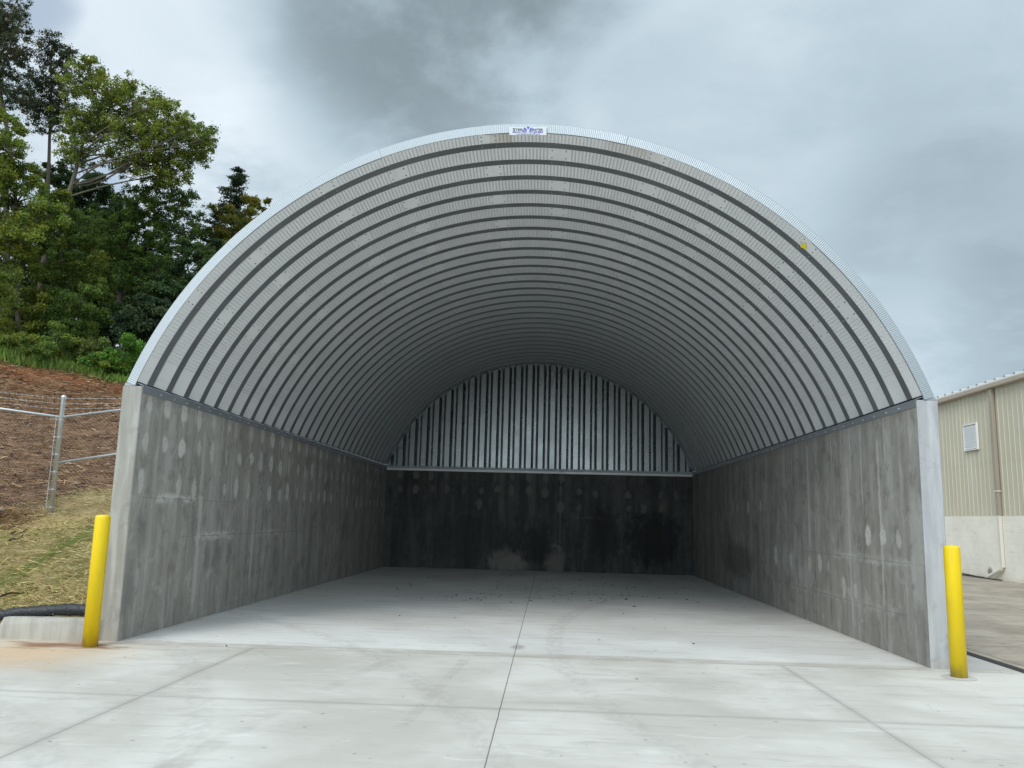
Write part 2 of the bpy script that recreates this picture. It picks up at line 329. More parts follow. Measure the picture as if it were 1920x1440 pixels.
def galv(base, rough, var=.12, bmp=.05):
    def fn(g):
        p = g.obj()
        n = g.noise(p, 1.3, 4., .6); n2 = g.noise(p, 40., 2., .6)
        c = g.mix(n, tuple(k * (1 - var) for k in base), tuple(min(1, k * (1 + var)) for k in base))
        return {'Base Color': c, 'Roughness': g.add(g.rng(n, .3, .7, rough - .05, rough + .05), g.mul(g.sub(n2, .5), .12)), 'Normal': g.bump(g.noise(p, 3., 2., .5), bmp, .02)}
    return fn
def panel_metal(g):
    p = g.obj(); x, y, z = g.sep(p); r = g.new('ShaderNodeObjectInfo').outputs['Random']
    n = g.noise(p, 1.3, 4., .6); n2 = g.noise(g.vmul(p, (3, 1, 3)), 2.2, 5., .65); n3 = g.noise(p, 40., 2., .6)
    c = g.mix(n, (.72, .735, .75), (.83, .84, .845))
    c = g.mix(g.mul(g.sub(r, .5), .30), c, (.60, .61, .62)); c = g.mix(g.mul(g.rng(n2, .56, .74), .30), c, (.58, .58, .57))
    seg = g.white(g.comb(g.m('FLOOR', g.m('DIVIDE', g.add(g.mul(g.m('ARCTAN2', x, g.sub(z, ZC)), RI), g.mul(r, 9.)), 2.35)), g.mul(r, 50.), 1.))
    c = g.mix(g.mul(seg, .16), c, (.60, .61, .63))                       # every rolled sheet its own tone
    st = g.mx(g.mul(g.rng(g.ab(g.add(x, .36)), .17, .15), .55), g.mul(g.rng(g.ab(g.sub(x, 1.45)), .42, .2), .40))
    c = g.mix(g.mul(g.mul(st, g.rng(y, .30, .10)), g.rng(n2, .3, .6, .5, 1.)), c, (.50, .45, .36))   # brown water stains on the first arch
    return {'Base Color': c, 'Roughness': g.add(g.rng(n2, .3, .7, .40, .54), g.mul(g.sub(n3, .5), .1)), 'Normal': g.bump(n, .05, .02)}
RI, ZC = 5.426, 1.434                   # inner radius of the roof and height of its centre
M_PANEL = mat('crimped_galvalume', panel_metal, metal=.72)
M_STRIP = mat('smooth_galvalume', galv((.33, .35, .365), .44, .06), metal=.75)
M_TRIM = mat('galvalume_trim', galv((.37, .405, .43), .48, .06), metal=.8)
M_ENDP = mat('galvalume_end_sheet', galv((.37, .39, .395), .30, .12, .012), metal=1)
M_CHAN = mat('grey_channel_steel', galv((.34, .37, .40), .5), metal=.6)
M_SILL = mat('bright_channel_steel', galv((.78, .78, .76), .5), metal=.5)
M_BOLT = mat('zinc_bolt', (.75, .75, .73), .35, .8)
M_BOLTD = mat('dark_bolt', (.10, .10, .10), .5, .3)
M_DARK = mat('shadow_gap_black_closure', (.012, .010, .014), .9)

# ------------------------------------------------------------------ the setting: slabs and ground
HW, H, D, T = 5.073, 3.30, 16.83, .265
def sheet(name, x0, x1, y0, y1, z, m, n=1):
    b = MB(); b.quad((x0, y0, z), (x1, y0, z), (x1, y1, z), (x0, y1, z)); return b.build(name, m)
M_GROUND = mat('field', lambda g: {'Base Color': g.mix(g.rng(g.noise(g.obj(), .05, 6., .6), .4, .6), (.06, .075, .03), (.11, .10, .05))})
tag(sheet('ground', -900, 900, -900, 1500, -.06, M_GROUND), 'field ground far around the yard', 'ground', kind='structure')
b = MB(); b.box((-60, -60, -.055), (6.1, D + .2, 0.))
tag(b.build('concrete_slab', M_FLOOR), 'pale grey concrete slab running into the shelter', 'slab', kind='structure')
def lot(g):
    p = g.obj(); x, y, z = g.sep(p)
    n = g.noise(g.vmul(p, (.9, 1., 1)), .55, 8., .7, .9); n2 = g.noise(g.vmul(p, (1, 1.2, 1)), 1.6, 6., .7); f = g.noise(p, 45., 3., .7)
    c = g.mix(g.rng(n, .35, .65), (.29, .25, .205), (.46, .40, .325)); c = g.mix(g.mul(g.rng(n2, .5, .7), .5), c, (.20, .175, .15))
    c = g.mix(g.mul(f, .25), c, (.12, .11, .10))
    j = g.mx(g.rng(g.ab(g.sub(g.m('FRACT', g.m('DIVIDE', y, 4.6)), .5)), .006, .002), g.rng(g.ab(g.sub(g.m('FRACT', g.m('DIVIDE', x, 4.3)), .5)), .006, .002))
    c = g.mix(g.mul(j, .6), c, (.06, .055, .05))
    return {'Base Color': c, 'Normal': g.bump(f, .3, .006)}
tag(sheet('parking_lot', 6.1, 90, -60, 90, -.012, mat('old_paving', lot)), 'stained brown paving beside the shelter', 'paving', kind='structure')
b = MB(); b.box((6.10, -25, -.03), (6.25, D + 1, .006))
tag(b.build('asphalt_strip', mat('black_asphalt', lambda g: {'Base Color': g.mix(g.noise(g.obj(), 30., 4., .7), (.02, .02, .021), (.06, .06, .06)), 'Normal': g.bump(g.noise(g.obj(), 60., 3.), .5, .01)}, .9)), 'black strip along the slab edge', 'paving edge', kind='structure')

# hillside on the left
def vnoise(x, y, s, seed=0):
    r = np.random.default_rng(seed); t = r.random((64, 64)); X = np.asarray(x) / s; Y = np.asarray(y) / s
    i = np.floor(X).astype(int); j = np.floor(Y).astype(int); fx = X - i; fy = Y - j; fx = fx * fx * (3 - 2 * fx); fy = fy * fy * (3 - 2 * fy)
    a = lambda p, q: t[p % 64, q % 64]
    return (a(i, j) * (1 - fx) + a(i + 1, j) * fx) * (1 - fy) + (a(i, j + 1) * (1 - fx) + a(i + 1, j + 1) * fx) * fy - .5
def hz(x, y, rough=True):
    x = np.asarray(x, float); y = np.asarray(y, float)
    yy = np.minimum(y, 27 + .25 * np.maximum(y - 27, 0)); o = np.minimum(-x - 5.3, 40)
    z = .26 + .2 * yy + .0065 * yy * o
    if rough:
        k = np.clip((y - .4) / 2, 0, 1)
        z = z + k * (.30 * vnoise(x, y, 2.3, 1) + .14 * vnoise(x, y, .8, 2) + .06 * vnoise(x, y, .33, 3))
    return z
def hill_hit(u, v):
    d = ray(u, v); d = d / np.linalg.norm(d)
    for t in np.arange(8, 90, .05):
        p = CAM + d * t
        if p[1] > .1 and p[2] < hz(p[0], p[1], False): return p
    return p
gx = np.concatenate([-5.345 - np.geomspace(.001, 1, 2) * 0 - np.array([0, .12]), np.arange(-5.7, -14, -.16), np.arange(-14, -32, -.35), np.geomspace(32, 110, 26) * -1])
gy = np.concatenate([[.11], np.arange(.2, 12, .16), np.arange(12, 32, .35), np.geomspace(32, 130, 24)])
X, Y = np.meshgrid(gx, gy); Z = hz(X, Y)
v = np.stack([X, Y, Z], -1).reshape(-1, 3); n_, m_ = len(gy), len(gx)
v0 = v[:m_].copy(); v0[:, 2] = -.03; v0[:, 1] = .10
i0 = np.arange(n_ * m_).reshape(n_, m_)
F = np.stack([i0[:-1, :-1], i0[1:, :-1], i0[1:, 1:], i0[:-1, 1:]], -1).reshape(-1, 4)
F = np.concatenate([F, np.stack([n_ * m_ + np.arange(m_ - 1), i0[0, :-1], i0[0, 1:], n_ * m_ + np.arange(1, m_)], -1)])
v = np.concatenate([v, v0])
g1, g2 = hill_hit(0, 1088), hill_hit(185, 990)
def hillmat(g):
    p = g.obj(); x, y, z = g.sep(p)
    n = g.noise(p, .5, 6., .65, .4); n2 = g.noise(p, 2.2, 6., .7, .6); n3 = g.noise(p, 11., 5., .75, .5); fib = g.noise(g.vmul(p, (1, 1.6, 1)), 22., 4., .8, 1.5)
    dirt = g.mix(g.rng(n2, .36, .64), (.10, .050, .028), (.25, .145, .085))
    dirt = g.mix(g.mul(g.rng(n3, .48, .66), .65), dirt, (.30, .19, .11))
    dirt = g.mix(g.mul(g.rng(fib, .56, .74), .7), dirt, (.40, .27, .16))
    dirt = g.mix(g.mul(g.rng(n3, .44, .30), .6), dirt, (.035, .024, .018))
    straw = g.mix(g.rng(n2, .35, .65), (.34, .26, .115), (.50, .385, .20))
    straw = g.mix(g.mul(g.rng(n, .48, .62), .6), straw, (.20, .21, .075))
    straw = g.mix(g.mul(g.rng(fib, .54, .72), .7), straw, (.62, .49, .27)); straw = g.mix(g.mul(g.rng(fib, .45, .3), .6), straw, (.11, .085, .04))
    m = g.rng(g.add(g.add(x, g.mul(g.rng(y, 5., 1., 0., 1.), .9)), g.add(g.mul(g.sub(n, .5), 1.8), g.mul(g.sub(n3, .5), .8))), -10.1, -9.5)
    c = g.mix(m, dirt, straw)
    dv = (g2 - g1)[:2]; L_ = np.linalg.norm(dv); nx, ny = -dv[1] / L_, dv[0] / L_
    off = g.add(g.add(g.mul(x, nx), g.mul(y, ny)), -(g1[0] * nx + g1[1] * ny))
    gr = g.rng(g.ab(g.add(off, g.mul(g.sub(n2, .5), .35))), .22, .04)
    c = g.mix(g.mul(g.mul(gr, m), .75), c, (.11, .17, .035))
    rim = g.rng(g.add(y, g.mul(g.sub(n, .5), 4.)), 21.0, 22.5); c = g.mix(g.mul(g.mul(rim, g.rng(n2, .35, .55)), .8), c, (.26, .085, .03))
    top = g.rng(g.add(y, g.mul(g.sub(n, .5), 3.)), 22.9, 24.2); c = g.mix(top, c, g.mix(n3, (.03, .05, .012), (.07, .10, .025)))
    return {'Base Color': c, 'Normal': g.bump(g.add(n3, g.mul(fib, .6)), .8, .05)}
M_HILL = mat('hill_soil', hillmat, .95, spec=.1)
tag(mesh('hillside', v, F, M_HILL, smooth=True), 'bare brown bank with straw at its foot', 'hillside', kind='structure')

# ------------------------------------------------------------------ the shelter
sh = tag(empty('storage_shelter', (0, 0, 0)), 'open fronted arched steel shelter on grey concrete walls', 'shelter')
def wall_mesh(name, a, b_, mface, mend, axis_end=1, label=None, pour=True):
    """a box whose long faces carry the stained concrete and whose front end carries the paler one"""
    b = MB(); b.box(a, b_, 0, .012)
    o = b.build(name, [mface, mend], sh)
    for p in o.data.polygons:
        if abs(p.normal.y) > .6 and p.center.y < a[1] + .02 and axis_end: p.material_index = 1
    if label: o['label'] = label
    return o
wall_mesh('side_wall', (-HW - T, 0, -.02), (-HW, D - .003, H), M_WL, M_END, label='left concrete side wall dotted with pale patches')
wall_mesh('side_wall', (HW, 0, -.02), (HW + T, D - .003, H), M_WR, M_END2, label='right concrete side wall with vertical drip streaks')
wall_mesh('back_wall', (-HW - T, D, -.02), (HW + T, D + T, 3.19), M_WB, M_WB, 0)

RI, ZC = 5.426, 1.434                   # inner radius of the roof and height of its centre
PITCH, Y0, STRIP, LEG, DEP = .5628, .1425, .165, .19, .10
TH = math.acos((3.338 - ZC) / RI)
CR = .0505
SMAX = TH * RI
def arc(th, r): return r * math.sin(th), ZC + r * math.cos(th)
nc = int((SMAX * 2) / CR)
ss = []
for k in range(nc):
    s0 = -SMAX + k * CR; ss += [s0, s0 + CR * .64, s0 + CR * .82]
ss.append(SMAX); ss = np.array(ss)
ridge = np.zeros(len(ss)); ridge[2::3] = 1.
NP = 30
def panel(k):
    ys = Y0 + k * PITCH; off = -.53 if k % 2 == 0 else .45
    s = ss; laps = np.array([off + 2.35 * j for j in range(-4, 5)])
    lapd = np.abs(s[:, None] - laps[None]).min(1)
    amp = ridge * np.clip((lapd - .13) / .01, 0, 1) * np.clip((SMAX - .36 - np.abs(s)) / .01, 0, 1)
    lift = np.where(lapd < .13, -.0025, 0.)
    rear = ys + STRIP + (PITCH - STRIP - LEG) ; nxt = rear
    if k == 0: prof = [(0., DEP * Y0 / LEG, 1.), (Y0 - .014, DEP * .014 / LEG, 1.), (Y0, 0, 0)]
    else: prof = [(ys - LEG, DEP, 0.), (ys - LEG + .012, DEP, 1.), (ys - .014, DEP * .014 / LEG, 1.), (ys, 0, 0)]
    prof += [(ys + STRIP, .0, 0), (ys + STRIP + LEG - .02, DEP, 0), (ys + PITCH - LEG + .0, DEP, 0)]
    if k == NP - 1: prof.append((17.045, .03, 0))
    th = s / RI; V = []
    jit = rng.normal(0, .0012)
    for (py_, ro, cr) in prof:
        r = RI + ro + jit - .0068 * amp * cr + lift * cr
        V.append(np.stack([r * np.sin(th), np.full(len(s), py_), ZC + r * np.cos(th)], -1))
    n = len(s); P_ = len(prof); V = np.concatenate(V)
    i = np.arange(P_ * n).reshape(P_, n)
    F = np.stack([i[:-1, :-1], i[:-1, 1:], i[1:, 1:], i[1:, :-1]], -1).reshape(-1, 4)
    idx = np.zeros(len(F), int); js = (2 if k == 0 else 3) * (n - 1); idx[js:js + n - 1] = 3
    # bolt heads at the laps: four on the crimped leg, two on the flat strip
    bv, bf, bi = [], [], []
    y_lo, y_hi = prof[0][0], ys
    for sl_ in laps:
        if abs(sl_) > SMAX - .2: continue
        for ds in (-.1, .1):
            for (yy, rr, mi) in ((y_lo + .035, None, 1), (y_hi - .045, None, 1), (ys + STRIP * .5, 0., 2)):
                if rr is None: rr = DEP * (ys - yy) / LEG
                t_ = (sl_ + ds) / RI; rad = RI + rr - .009; a = .0095 if mi == 1 else .0065
                c = np.array([rad * math.sin(t_), yy, ZC + rad * math.cos(t_)]); e1 = np.array([math.cos(t_), 0, -math.sin(t_)]); e2 = np.array([0, 1., 0])
                e3 = np.array([math.sin(t_), 0, math.cos(t_)])
                n0 = len(V) + len(bv)
                for q in range(4):
                    w = math.pi / 2 * q + .6; bv.append(c + a * (e1 * math.cos(w) + e2 * math.sin(w)))
                for q in range(4): bv.append(bv[-4 - q + q - 0] * 0 + c + a * (e1 * math.cos(math.pi / 2 * q + .6) + e2 * math.sin(math.pi / 2 * q + .6)) + e3 * .009)
                bf.append((n0, n0 + 1, n0 + 2, n0 + 3)); bi.append(mi)
                for q in range(4): bf.append((n0 + q, n0 + 4 + q, n0 + 4 + (q + 1) % 4, n0 + (q + 1) % 4)); bi.append(mi)
    V = np.concatenate([V, np.array(bv)]); F = np.concatenate([F, np.array(bf)]); idx = np.concatenate([idx, bi])
    return mesh('arch_panel', V, F, [M_PANEL, M_BOLTD, M_BOLT, M_STRIP], sh, idx)
panels = [panel(k) for k in range(NP)]

# front trim in overlapping pieces, with crimps
RF = RI + DEP * Y0 / LEG
seams = [-TH - .012, -.80, -.372, -.045 - .05, .25, .78, TH + .012]
for k in range(6):
    a, b_ = seams[k] - (.012 if k else 0), seams[k + 1]
    yo = -.006 - .006 * (k % 2)
    n = int((b_ - a) * RI / .0252); th = np.linspace(a, b_, n * 3 + 1)
    rd = np.zeros(len(th)); rd[2::3] = 1
    prof = [(RF - .004 - .004 * (k % 2), yo + .03, 0), (RF - .004 - .004 * (k % 2), yo, 1), (RF + .118, yo, 1), (RF + .125, yo + .006, 0), (RF + .125, .16, 0)]
    V = np.concatenate([np.stack([r * np.sin(th), yy - .0022 * rd * c_, ZC + r * np.cos(th)], -1) for r, yy, c_ in prof])
    i = np.arange(len(prof) * len(th)).reshape(len(prof), -1)
    F = np.stack([i[:-1, :-1], i[:-1, 1:], i[1:, 1:], i[1:, :-1]], -1).reshape(-1, 4)
    mesh('fascia_trim', V, F, M_TRIM, sh)

# base channels, with bolt heads, on the two side walls; the tilted plate carries the arches
for sx in (-1, 1):
    b = MB(); e0 = .02
    xi = HW - .007
    sec = [(xi, H - .085), (xi, H + .012), (xi + .20, H + .012 + .073), (xi + .20, H + .079), (HW - .002, H + .006), (HW - .002, H - .085)]
    n0 = len(b.v)
    for yy in (e0, D - .02):
        b.v += [(sx * q[0], yy, q[1]) for q in sec]
    for q in range(6):
        q2 = (q + 1) % 6; b.f.append((n0 + q, n0 + q2, n0 + 6 + q2, n0 + 6 + q)); b.i.append(0)
    b.f += [tuple(n0 + q for q in range(6)), tuple(n0 + 6 + q for q in range(6))[::-1]]; b.i += [0, 0]
    for yy in np.arange(.54, D - .2, .425):
        b.tube([(sx * xi, yy, H - .045), (sx * (xi - .012), yy, H - .045)], .014, 6, True, 1)
    b.build('base_channel', [M_CHAN, M_BOLT], sh)
    # foot bracket; added black closure blocks light leaks and paints the gap's shade
    b = MB(); b.box((sx * (HW + .085) if sx > 0 else -(HW + .24), .004, H + .001), (sx * (HW + .24) if sx > 0 else -(HW + .085), .05, H + .036))
    b.build('foot_bracket', M_TRIM, sh)
    b = MB(); x0, x1 = HW + .012, HW + .235
    b.box((min(sx * x0, sx * x1), .06, H + .001), (max(sx * x0, sx * x1), D, H + .02)); b.box((sx * (HW + .15) if sx > 0 else -(HW + .16), .03, H + .021), (sx * (HW + .16) if sx > 0 else -(HW + .15), D + .2, H + .16)); b.build('closure_strip', M_DARK, sh)

# corrugated end wall
P2 = .3915; xs = []; k = -16
ox = -.02
while k < 16:
    x0 = ox + k * P2
    xs += [(x0, 16.865), (x0 + .150, 16.865), (x0 + .232, 17.005), (x0 + .302, 17.005), (x0 + .384, 16.865)]
    k += 1
pts = [(a, c) for a, c in xs if abs(a) < 5.12]
# cut the sheet finely so that its head follows the arch
fine = []
for (a, c), (a2, c2) in zip(pts[:-1], pts[1:]):
    for t in np.linspace(0, 1, 5)[:-1]: fine.append((a + (a2 - a) * t, c + (c2 - c) * t))
fine.append(pts[-1]); fine = np.array(fine)
top = ZC + np.sqrt(np.maximum(RI ** 2 - fine[:, 0] ** 2, .01)) - .004 + np.where(fine[:, 1] > 16.92, -.05, .0)
top = np.maximum(top, 3.33)
n = len(fine); V = np.concatenate([np.stack([fine[:, 0], fine[:, 1], np.full(n, 3.325)], -1), np.stack([fine[:, 0], fine[:, 1], top], -1)])
F = np.stack([np.arange(n - 1), np.arange(1, n), n + np.arange(1, n), n + np.arange(n - 1)], -1)
mesh('end_wall_sheet', V, F, M_ENDP, sh)
b = MB(); b.box((-HW + .01, 16.79, 3.165), (HW - .01, 16.829, 3.235)); b.build('end_wall_sill', M_SILL, sh)
b = MB(); b.box((-HW + .01, 16.852, 3.19), (HW - .01, 17.0, 3.322)); b.build('end_wall_channel', M_CHAN, sh)
b = MB()
a0_ = np.linspace(-TH, TH, 120)
for t0, t1 in zip(a0_[:-1], a0_[1:]):
    RB = RI + .16
    b.quad((RB * math.sin(t0), 17.025, ZC + RB * math.cos(t0)), (RB * math.sin(t1), 17.025, ZC + RB * math.cos(t1)), (RB * math.sin(t1), 17.025, 3.2), (RB * math.sin(t0), 17.025, 3.2))
b.build('end_wall_backing', M_CHAN, sh)
# yellow paint daub on the first arch
t0 = math.atan2(3.70, 5.32 - ZC); V, F = [], []
for k in range(14):
    w = 2 * math.pi * k / 14; rr = .042 * (1 + .25 * math.sin(3 * w + 1) + rng.normal(0, .08))
    yy = .105 + rr * math.sin(w) * .95; t_ = t0 + rr * math.cos(w) / RI; r_ = RI + max(0, DEP * (Y0 - yy) / LEG) - .0125
    V.append((r_ * math.sin(t_), yy, ZC + r_ * math.cos(t_)))
o = mesh('paint_mark', V, [tuple(range(14))], mat('yellow_marking_paint', (.72, .58, .03), .6)); o.parent = panels[0]

# ------------------------------------------------------------------ sign on the crown of the arch
sg = tag(empty('sign', (.02, -.03, 6.93)), 'small white name board with blue lettering at the top of the arch', 'sign')
b = MB(); b.box((-.255, -.004, -.052), (.255, .004, .070), 0, .002); board = b.build('board', mat('white_sign_face', (.58, .60, .63), .45), sg)
M_INK = mat('dark_blue_ink', (.035, .04, .11), .5); M_INKB = mat('bright_blue_ink', (.05, .07, .42), .5); M_INKR = mat('violet_red_ink', (.30, .08, .25), .5)
def text(s, size, x, z, m, sx=1., bold=.0):
    cu = bpy.data.curves.new('lettering', 'FONT'); cu.body = s; cu.size = size; cu.align_x = 'LEFT'; cu.extrude = .0008; cu.offset = bold
    t = bpy.data.objects.new('tmp', cu); COL.objects.link(t); dg = bpy.context.evaluated_depsgraph_get()
    me = bpy.data.meshes.new_from_object(t.evaluated_get(dg)); bpy.data.objects.remove(t)
    w = max(v_.co.x for v_ in me.vertices) if len(me.vertices) else 0
    me.materials.clear(); me.materials.append(m); me.name = 'lettering'
    o = bpy.data.objects.new('lettering', me); COL.objects.link(o); o.parent = sg
    o.rotation_euler = (R(90), 0, 0); o.location = (x, -.0058, z); o.scale = (sx, 1, 1); return w * sx
def fit(s, size, x, z, m, width, bold=0.):
    w = text(s, size, 50, 0, m); bpy.data.objects.remove(sg.children[-1]); return text(s, size, x, z, m, width / w, bold)
fit('S', .052, -.212, .012, M_INK, .032, .0008); fit('TEEL', .042, -.176, .012, M_INK, .112, .0008)
fit('ASTER', .042, .062, .012, M_INK, .142, .0008)
fit('800-341-7007 · 757-422-8800', .034, -.212, -.020, M_INKB, .416, .0005)
fit('www.SteelMasterUSA.com', .022, -.165, -.044, M_INK, .33)
b = MB()                                   # the tall M: two posts and a wedge
for q in ([(-.062, .010), (-.046, .010), (-.046, .056), (-.062, .056)], [(.046, .010), (.062, .010), (.062, .056), (.046, .056)],
          [(-.040, .010), (-.016, .010), (-.026, .046), (-.040, .054)], [(.040, .010), (.016, .010), (.026, .046), (.040, .054)],
          [(-.020, .068), (.020, .068), (0., .026)]):
    b.quad(*[(x_, -.0062, z_) for x_, z_ in q])
b.build('emblem', M_INKB, sg)

# ------------------------------------------------------------------ bollards
M_YEL = mat('yellow_bollard_sleeve', lambda g: {'Base Color': g.mix(g.rng(g.noise(g.vmul(g.obj(), (3, 3, 1)), 2.5, 5., .6), .45, .75), g.mix(g.rng(g.add(g.sep(g.obj())[2], g.mul(g.noise(g.vmul(g.obj(), (6, 6, 1.5)), 3., 5., .7), .3)), .36, .14), g.mix(g.mul(g.rng(g.noise(g.vmul(g.obj(), (9, 9, 3)), 4., 5., .7), .66, .72), .6), (.78, .56, .004), (.50, .40, .12)), (.42, .30, .05)), (.66, .47, .01)), 'Roughness': g.rng(g.noise(g.obj(), 6., 4.), .3, .7, .34, .5)}, .42, spec=.45)
def bollard(x, y, h, label, slant=0., cap=True):
    e = tag(empty('bollard', (x, y, 0)), label, 'bollard', 'yellow bollards at the mouth of the shelter')
    b = MB(); r = .0905
    prof = [(r, 0), (r, h - .045), (r * .985, h - .028), (r * .93, h - .010), (r * .84, h - .002), (r * .5, h + .004), (.004, h + .006)] if cap else [(r, 0), (r, h - .012), (r * .97, h), (r * .90, h + .001), (r * .86, h + .008), (.004, h + .022)]
    b.tube([(0, 0, z) for _, z in prof], [q for q, _ in prof], 40)
    o = b.build('sleeve', M_YEL, e, True)
    return e
bl = bollard(-5.18, -.44, 1.585, 'yellow bollard with a smooth round cap beside the low kerb', cap=True)
br = bollard(5.125, -.585, 1.475, 'yellow bollard set in a grey grout ring by the paved lot', cap=False)
b = MB(); n0 = 0
rr = [(.185, .003), (.165, .009), (.09, .012)]
b.tube([(0, 0, z) for _, z in rr], [q for q, _ in rr], 36, False)
b.build('grout_ring', mat('grout', lambda g: {'Base Color': g.mix(g.noise(g.obj(), 14., 4., .7), (.40, .395, .375), (.52, .51, .485))}), br, True)

# ------------------------------------------------------------------ kerb and silt sock
b = MB()
K = [(-5.345, 0), (-6.62, 0), (-6.62, .13), (-6.575, .165), (-6.53, .265), (-5.345, .275)]
for yy in (-.10, .09): b.v += [(x_, yy + (.012 if z_ > .2 and yy < 0 else 0), z_) for x_, z_ in K]
b.f = [(0, 1, 2, 3, 4, 5), (11, 10, 9, 8, 7, 6)] + [(q, 6 + q, 6 + (q + 1) % 6, (q + 1) % 6) for q in range(6)]; b.i = [0] * 8
o = tag(b.build('kerb', M_KERB), 'short pale concrete kerb stub in front of the straw bank', 'kerb')
ts = np.linspace(0, 1, 90); pts = []; rd = []
for t in ts:
    x_ = -5.36 - 1.75 * t; z_ = .345 + .035 * math.sin(t * 7 + .6) * (.3 + t) - max(0, (t - .6)) * .42; y_ = .10 + .03 * math.sin(t * 5) - max(0, t - .72) * .25
    pts.append((x_, y_, z_)); rd.append(.072 + .005 * math.sin(t * 31) + .004 * math.sin(t * 83 + 1) + .004 * rng.normal())
b = MB(); b.tube(pts, rd, 18)
tag(b.build('erosion_sock', mat('black_mesh_sock', lambda g: {'Base Color': g.mix(g.rng(g.noise(g.obj(), 30., 4., .7), .5, .75), (.012, .013, .017), (.05, .052, .06)), 'Normal': g.bump(g.noise(g.vmul(g.obj(), (10, 30, 30)), 2., 4.), .7, .015)}, .38, spec=.5), None, True), 'long black erosion sock sagging along the top of the kerb', 'erosion sock')

# ------------------------------------------------------------------ chain link fence on the bank
M_GALVP = mat('galvanised_pipe', galv((.56, .60, .62), .45), metal=.75)
M_WIRE = mat('galvanised_wire', (.42, .43, .43), .5, .6)
fe = tag(empty('chain_link_fence', (-9.5, 5.5, 1.5)), 'galvanised chain link fence with barbed wire on the brown bank', 'fence')
FY = 5.5
pb, pt = at_y(95, 962, FY), at_y(117.5, 744, FY)
px0, ptop = pb[0] - .0, pt[2]
def part(bm, name, m, smooth=False): return set_parent(bm.build(name, m, None, smooth), fe)
b = MB(); pr = .045
b.tube([(px0, FY, pb[2] - .15), (px0, FY, ptop - .03), (px0, FY, ptop - .015), (px0, FY, ptop), (px0, FY, ptop + .03), (px0, FY, ptop + .04)], [pr, pr, pr + .008, pr + .008, pr * .75, .01], 16)
part(b, 'post', M_GALVP, True)
def on(u, v, y=FY): return at_y(u, v, y)
zr0 = on(112, 782)[2]; slopeR = (on(221, 769)[2] - zr0) / (on(221, 769)[0] - px0); slopeL = (on(0, 766)[2] - zr0) / (on(0, 766)[0] - px0)
XR, XL = -5.36, -13.2
b = MB(); b.tube([(px0, FY, zr0), (XR, FY, zr0 + slopeR * (XR - px0))], .024, 10); part(b, 'top_rail', M_GALVP, True)
b = MB(); b.tube([(px0, FY, zr0), (XL, FY, zr0 + slopeL * (XL - px0))], .024, 10); part(b, 'top_rail', M_GALVP, True)
zm0 = on(108, 868)[2]; sm = (on(212, 852)[2] - zm0) / (on(212, 852)[0] - px0)
b = MB(); b.tube([(px0, FY, zm0), (XR, FY, zm0 + sm * (XR - px0))], .022, 10); part(b, 'brace_rail', M_GALVP, True)
for (v0_, vl, vr) in ((748, 733, 746), (758, 743, 755), (768, 753, 763)):
    z0 = on(117, v0_)[2]; sR = (on(222, vr)[2] - z0) / (on(222, vr)[0] - px0); sL = (on(0, vl)[2] - z0) / (on(0, vl)[0] - px0)
    b = MB()
    for X_, s_ in ((XR, sR), (XL, sL)):
        b.tube([(px0 + (X_ - px0) * t, FY - .055, z0 + s_ * (X_ - px0) * t - .03 * math.sin(math.pi * t)) for t in np.linspace(0, 1, 9)], .003, 5)
        for t in np.arange(.02, 1, .03):
            c = np.array([px0 + (X_ - px0) * t, FY - .055, z0 + s_ * (X_ - px0) * t - .03 * math.sin(math.pi * t)])
            b.tube([c + (-.015, 0, .02), c + (.015, 0, -.02)], .0018, 4); b.tube([c + (.01, -.012, -.02), c + (-.01, .012, .02)], .0018, 4)
    part(b, 'barbed_wire', M_WIRE)
for nm, X_, s_ in (('chain_mesh', XR, slopeR), ('chain_mesh', XL, slopeL)):
    b = MB(); n_s = int(abs(X_ - px0) / .075); sgn = 1 if X_ > px0 else -1; hgt = 2.02
    for k in range(-int(hgt / .075), n_s):
        for dr in (1, -1):
            q = []
            for h_ in (0., hgt):
                hh = h_ if dr > 0 else hgt - h_
                q.append((k * .075 + hh if True else 0, hgt - h_ if False else h_))
            (a0, h0), (a1, h1) = q
            t0, t1 = 0., 1.
            for lim, s2 in ((0, 1), (n_s * .075, -1)):
                f0, f1 = s2 * (a0 - lim), s2 * (a1 - lim)
                if f0 < 0 and f1 < 0: t1 = -1
                elif f0 < 0: t0 = max(t0, f0 / (f0 - f1))
                elif f1 < 0: t1 = min(t1, f0 / (f0 - f1))
            if t1 <= t0: continue
            P_ = []
            for t in (t0, t1):
                a = a0 + (a1 - a0) * t; h_ = h0 + (h1 - h0) * t; X2 = px0 + sgn * a
                P_.append((X2, FY - .055 + .004 * dr, zr0 + s_ * (X2 - px0) - hgt + h_))
            b.tube(P_, .0010, 3, False)
    part(b, nm, M_WIRE)
b = MB(); b.tube([(XL, FY, float(hz(XL, FY)) - .2), (XL, FY, ptop + slopeL * (XL - px0)), (XL, FY, ptop + .03 + slopeL * (XL - px0))], [pr, pr, .01], 14); part(b, 'post', M_GALVP, True)
b = MB()                                   # tension bar and bands beside the post
b.tube([(px0 - .075, FY - .055, pb[2] + .1), (px0 - .075, FY - .055, zr0)], .005, 6)
part(b, 'tension_bar', M_GALVP)
for t in np.linspace(.06, .97, 6):
    b = MB(); zz_ = pb[2] + (zr0 - pb[2]) * t
    b.tube([(px0, FY, zz_ - .014), (px0, FY, zz_ + .014)], pr + .006, 14); b.box((px0 - .082, FY - .058, zz_ - .008), (px0 - .04, FY - .052, zz_ + .008)); part(b, 'band', M_WIRE)

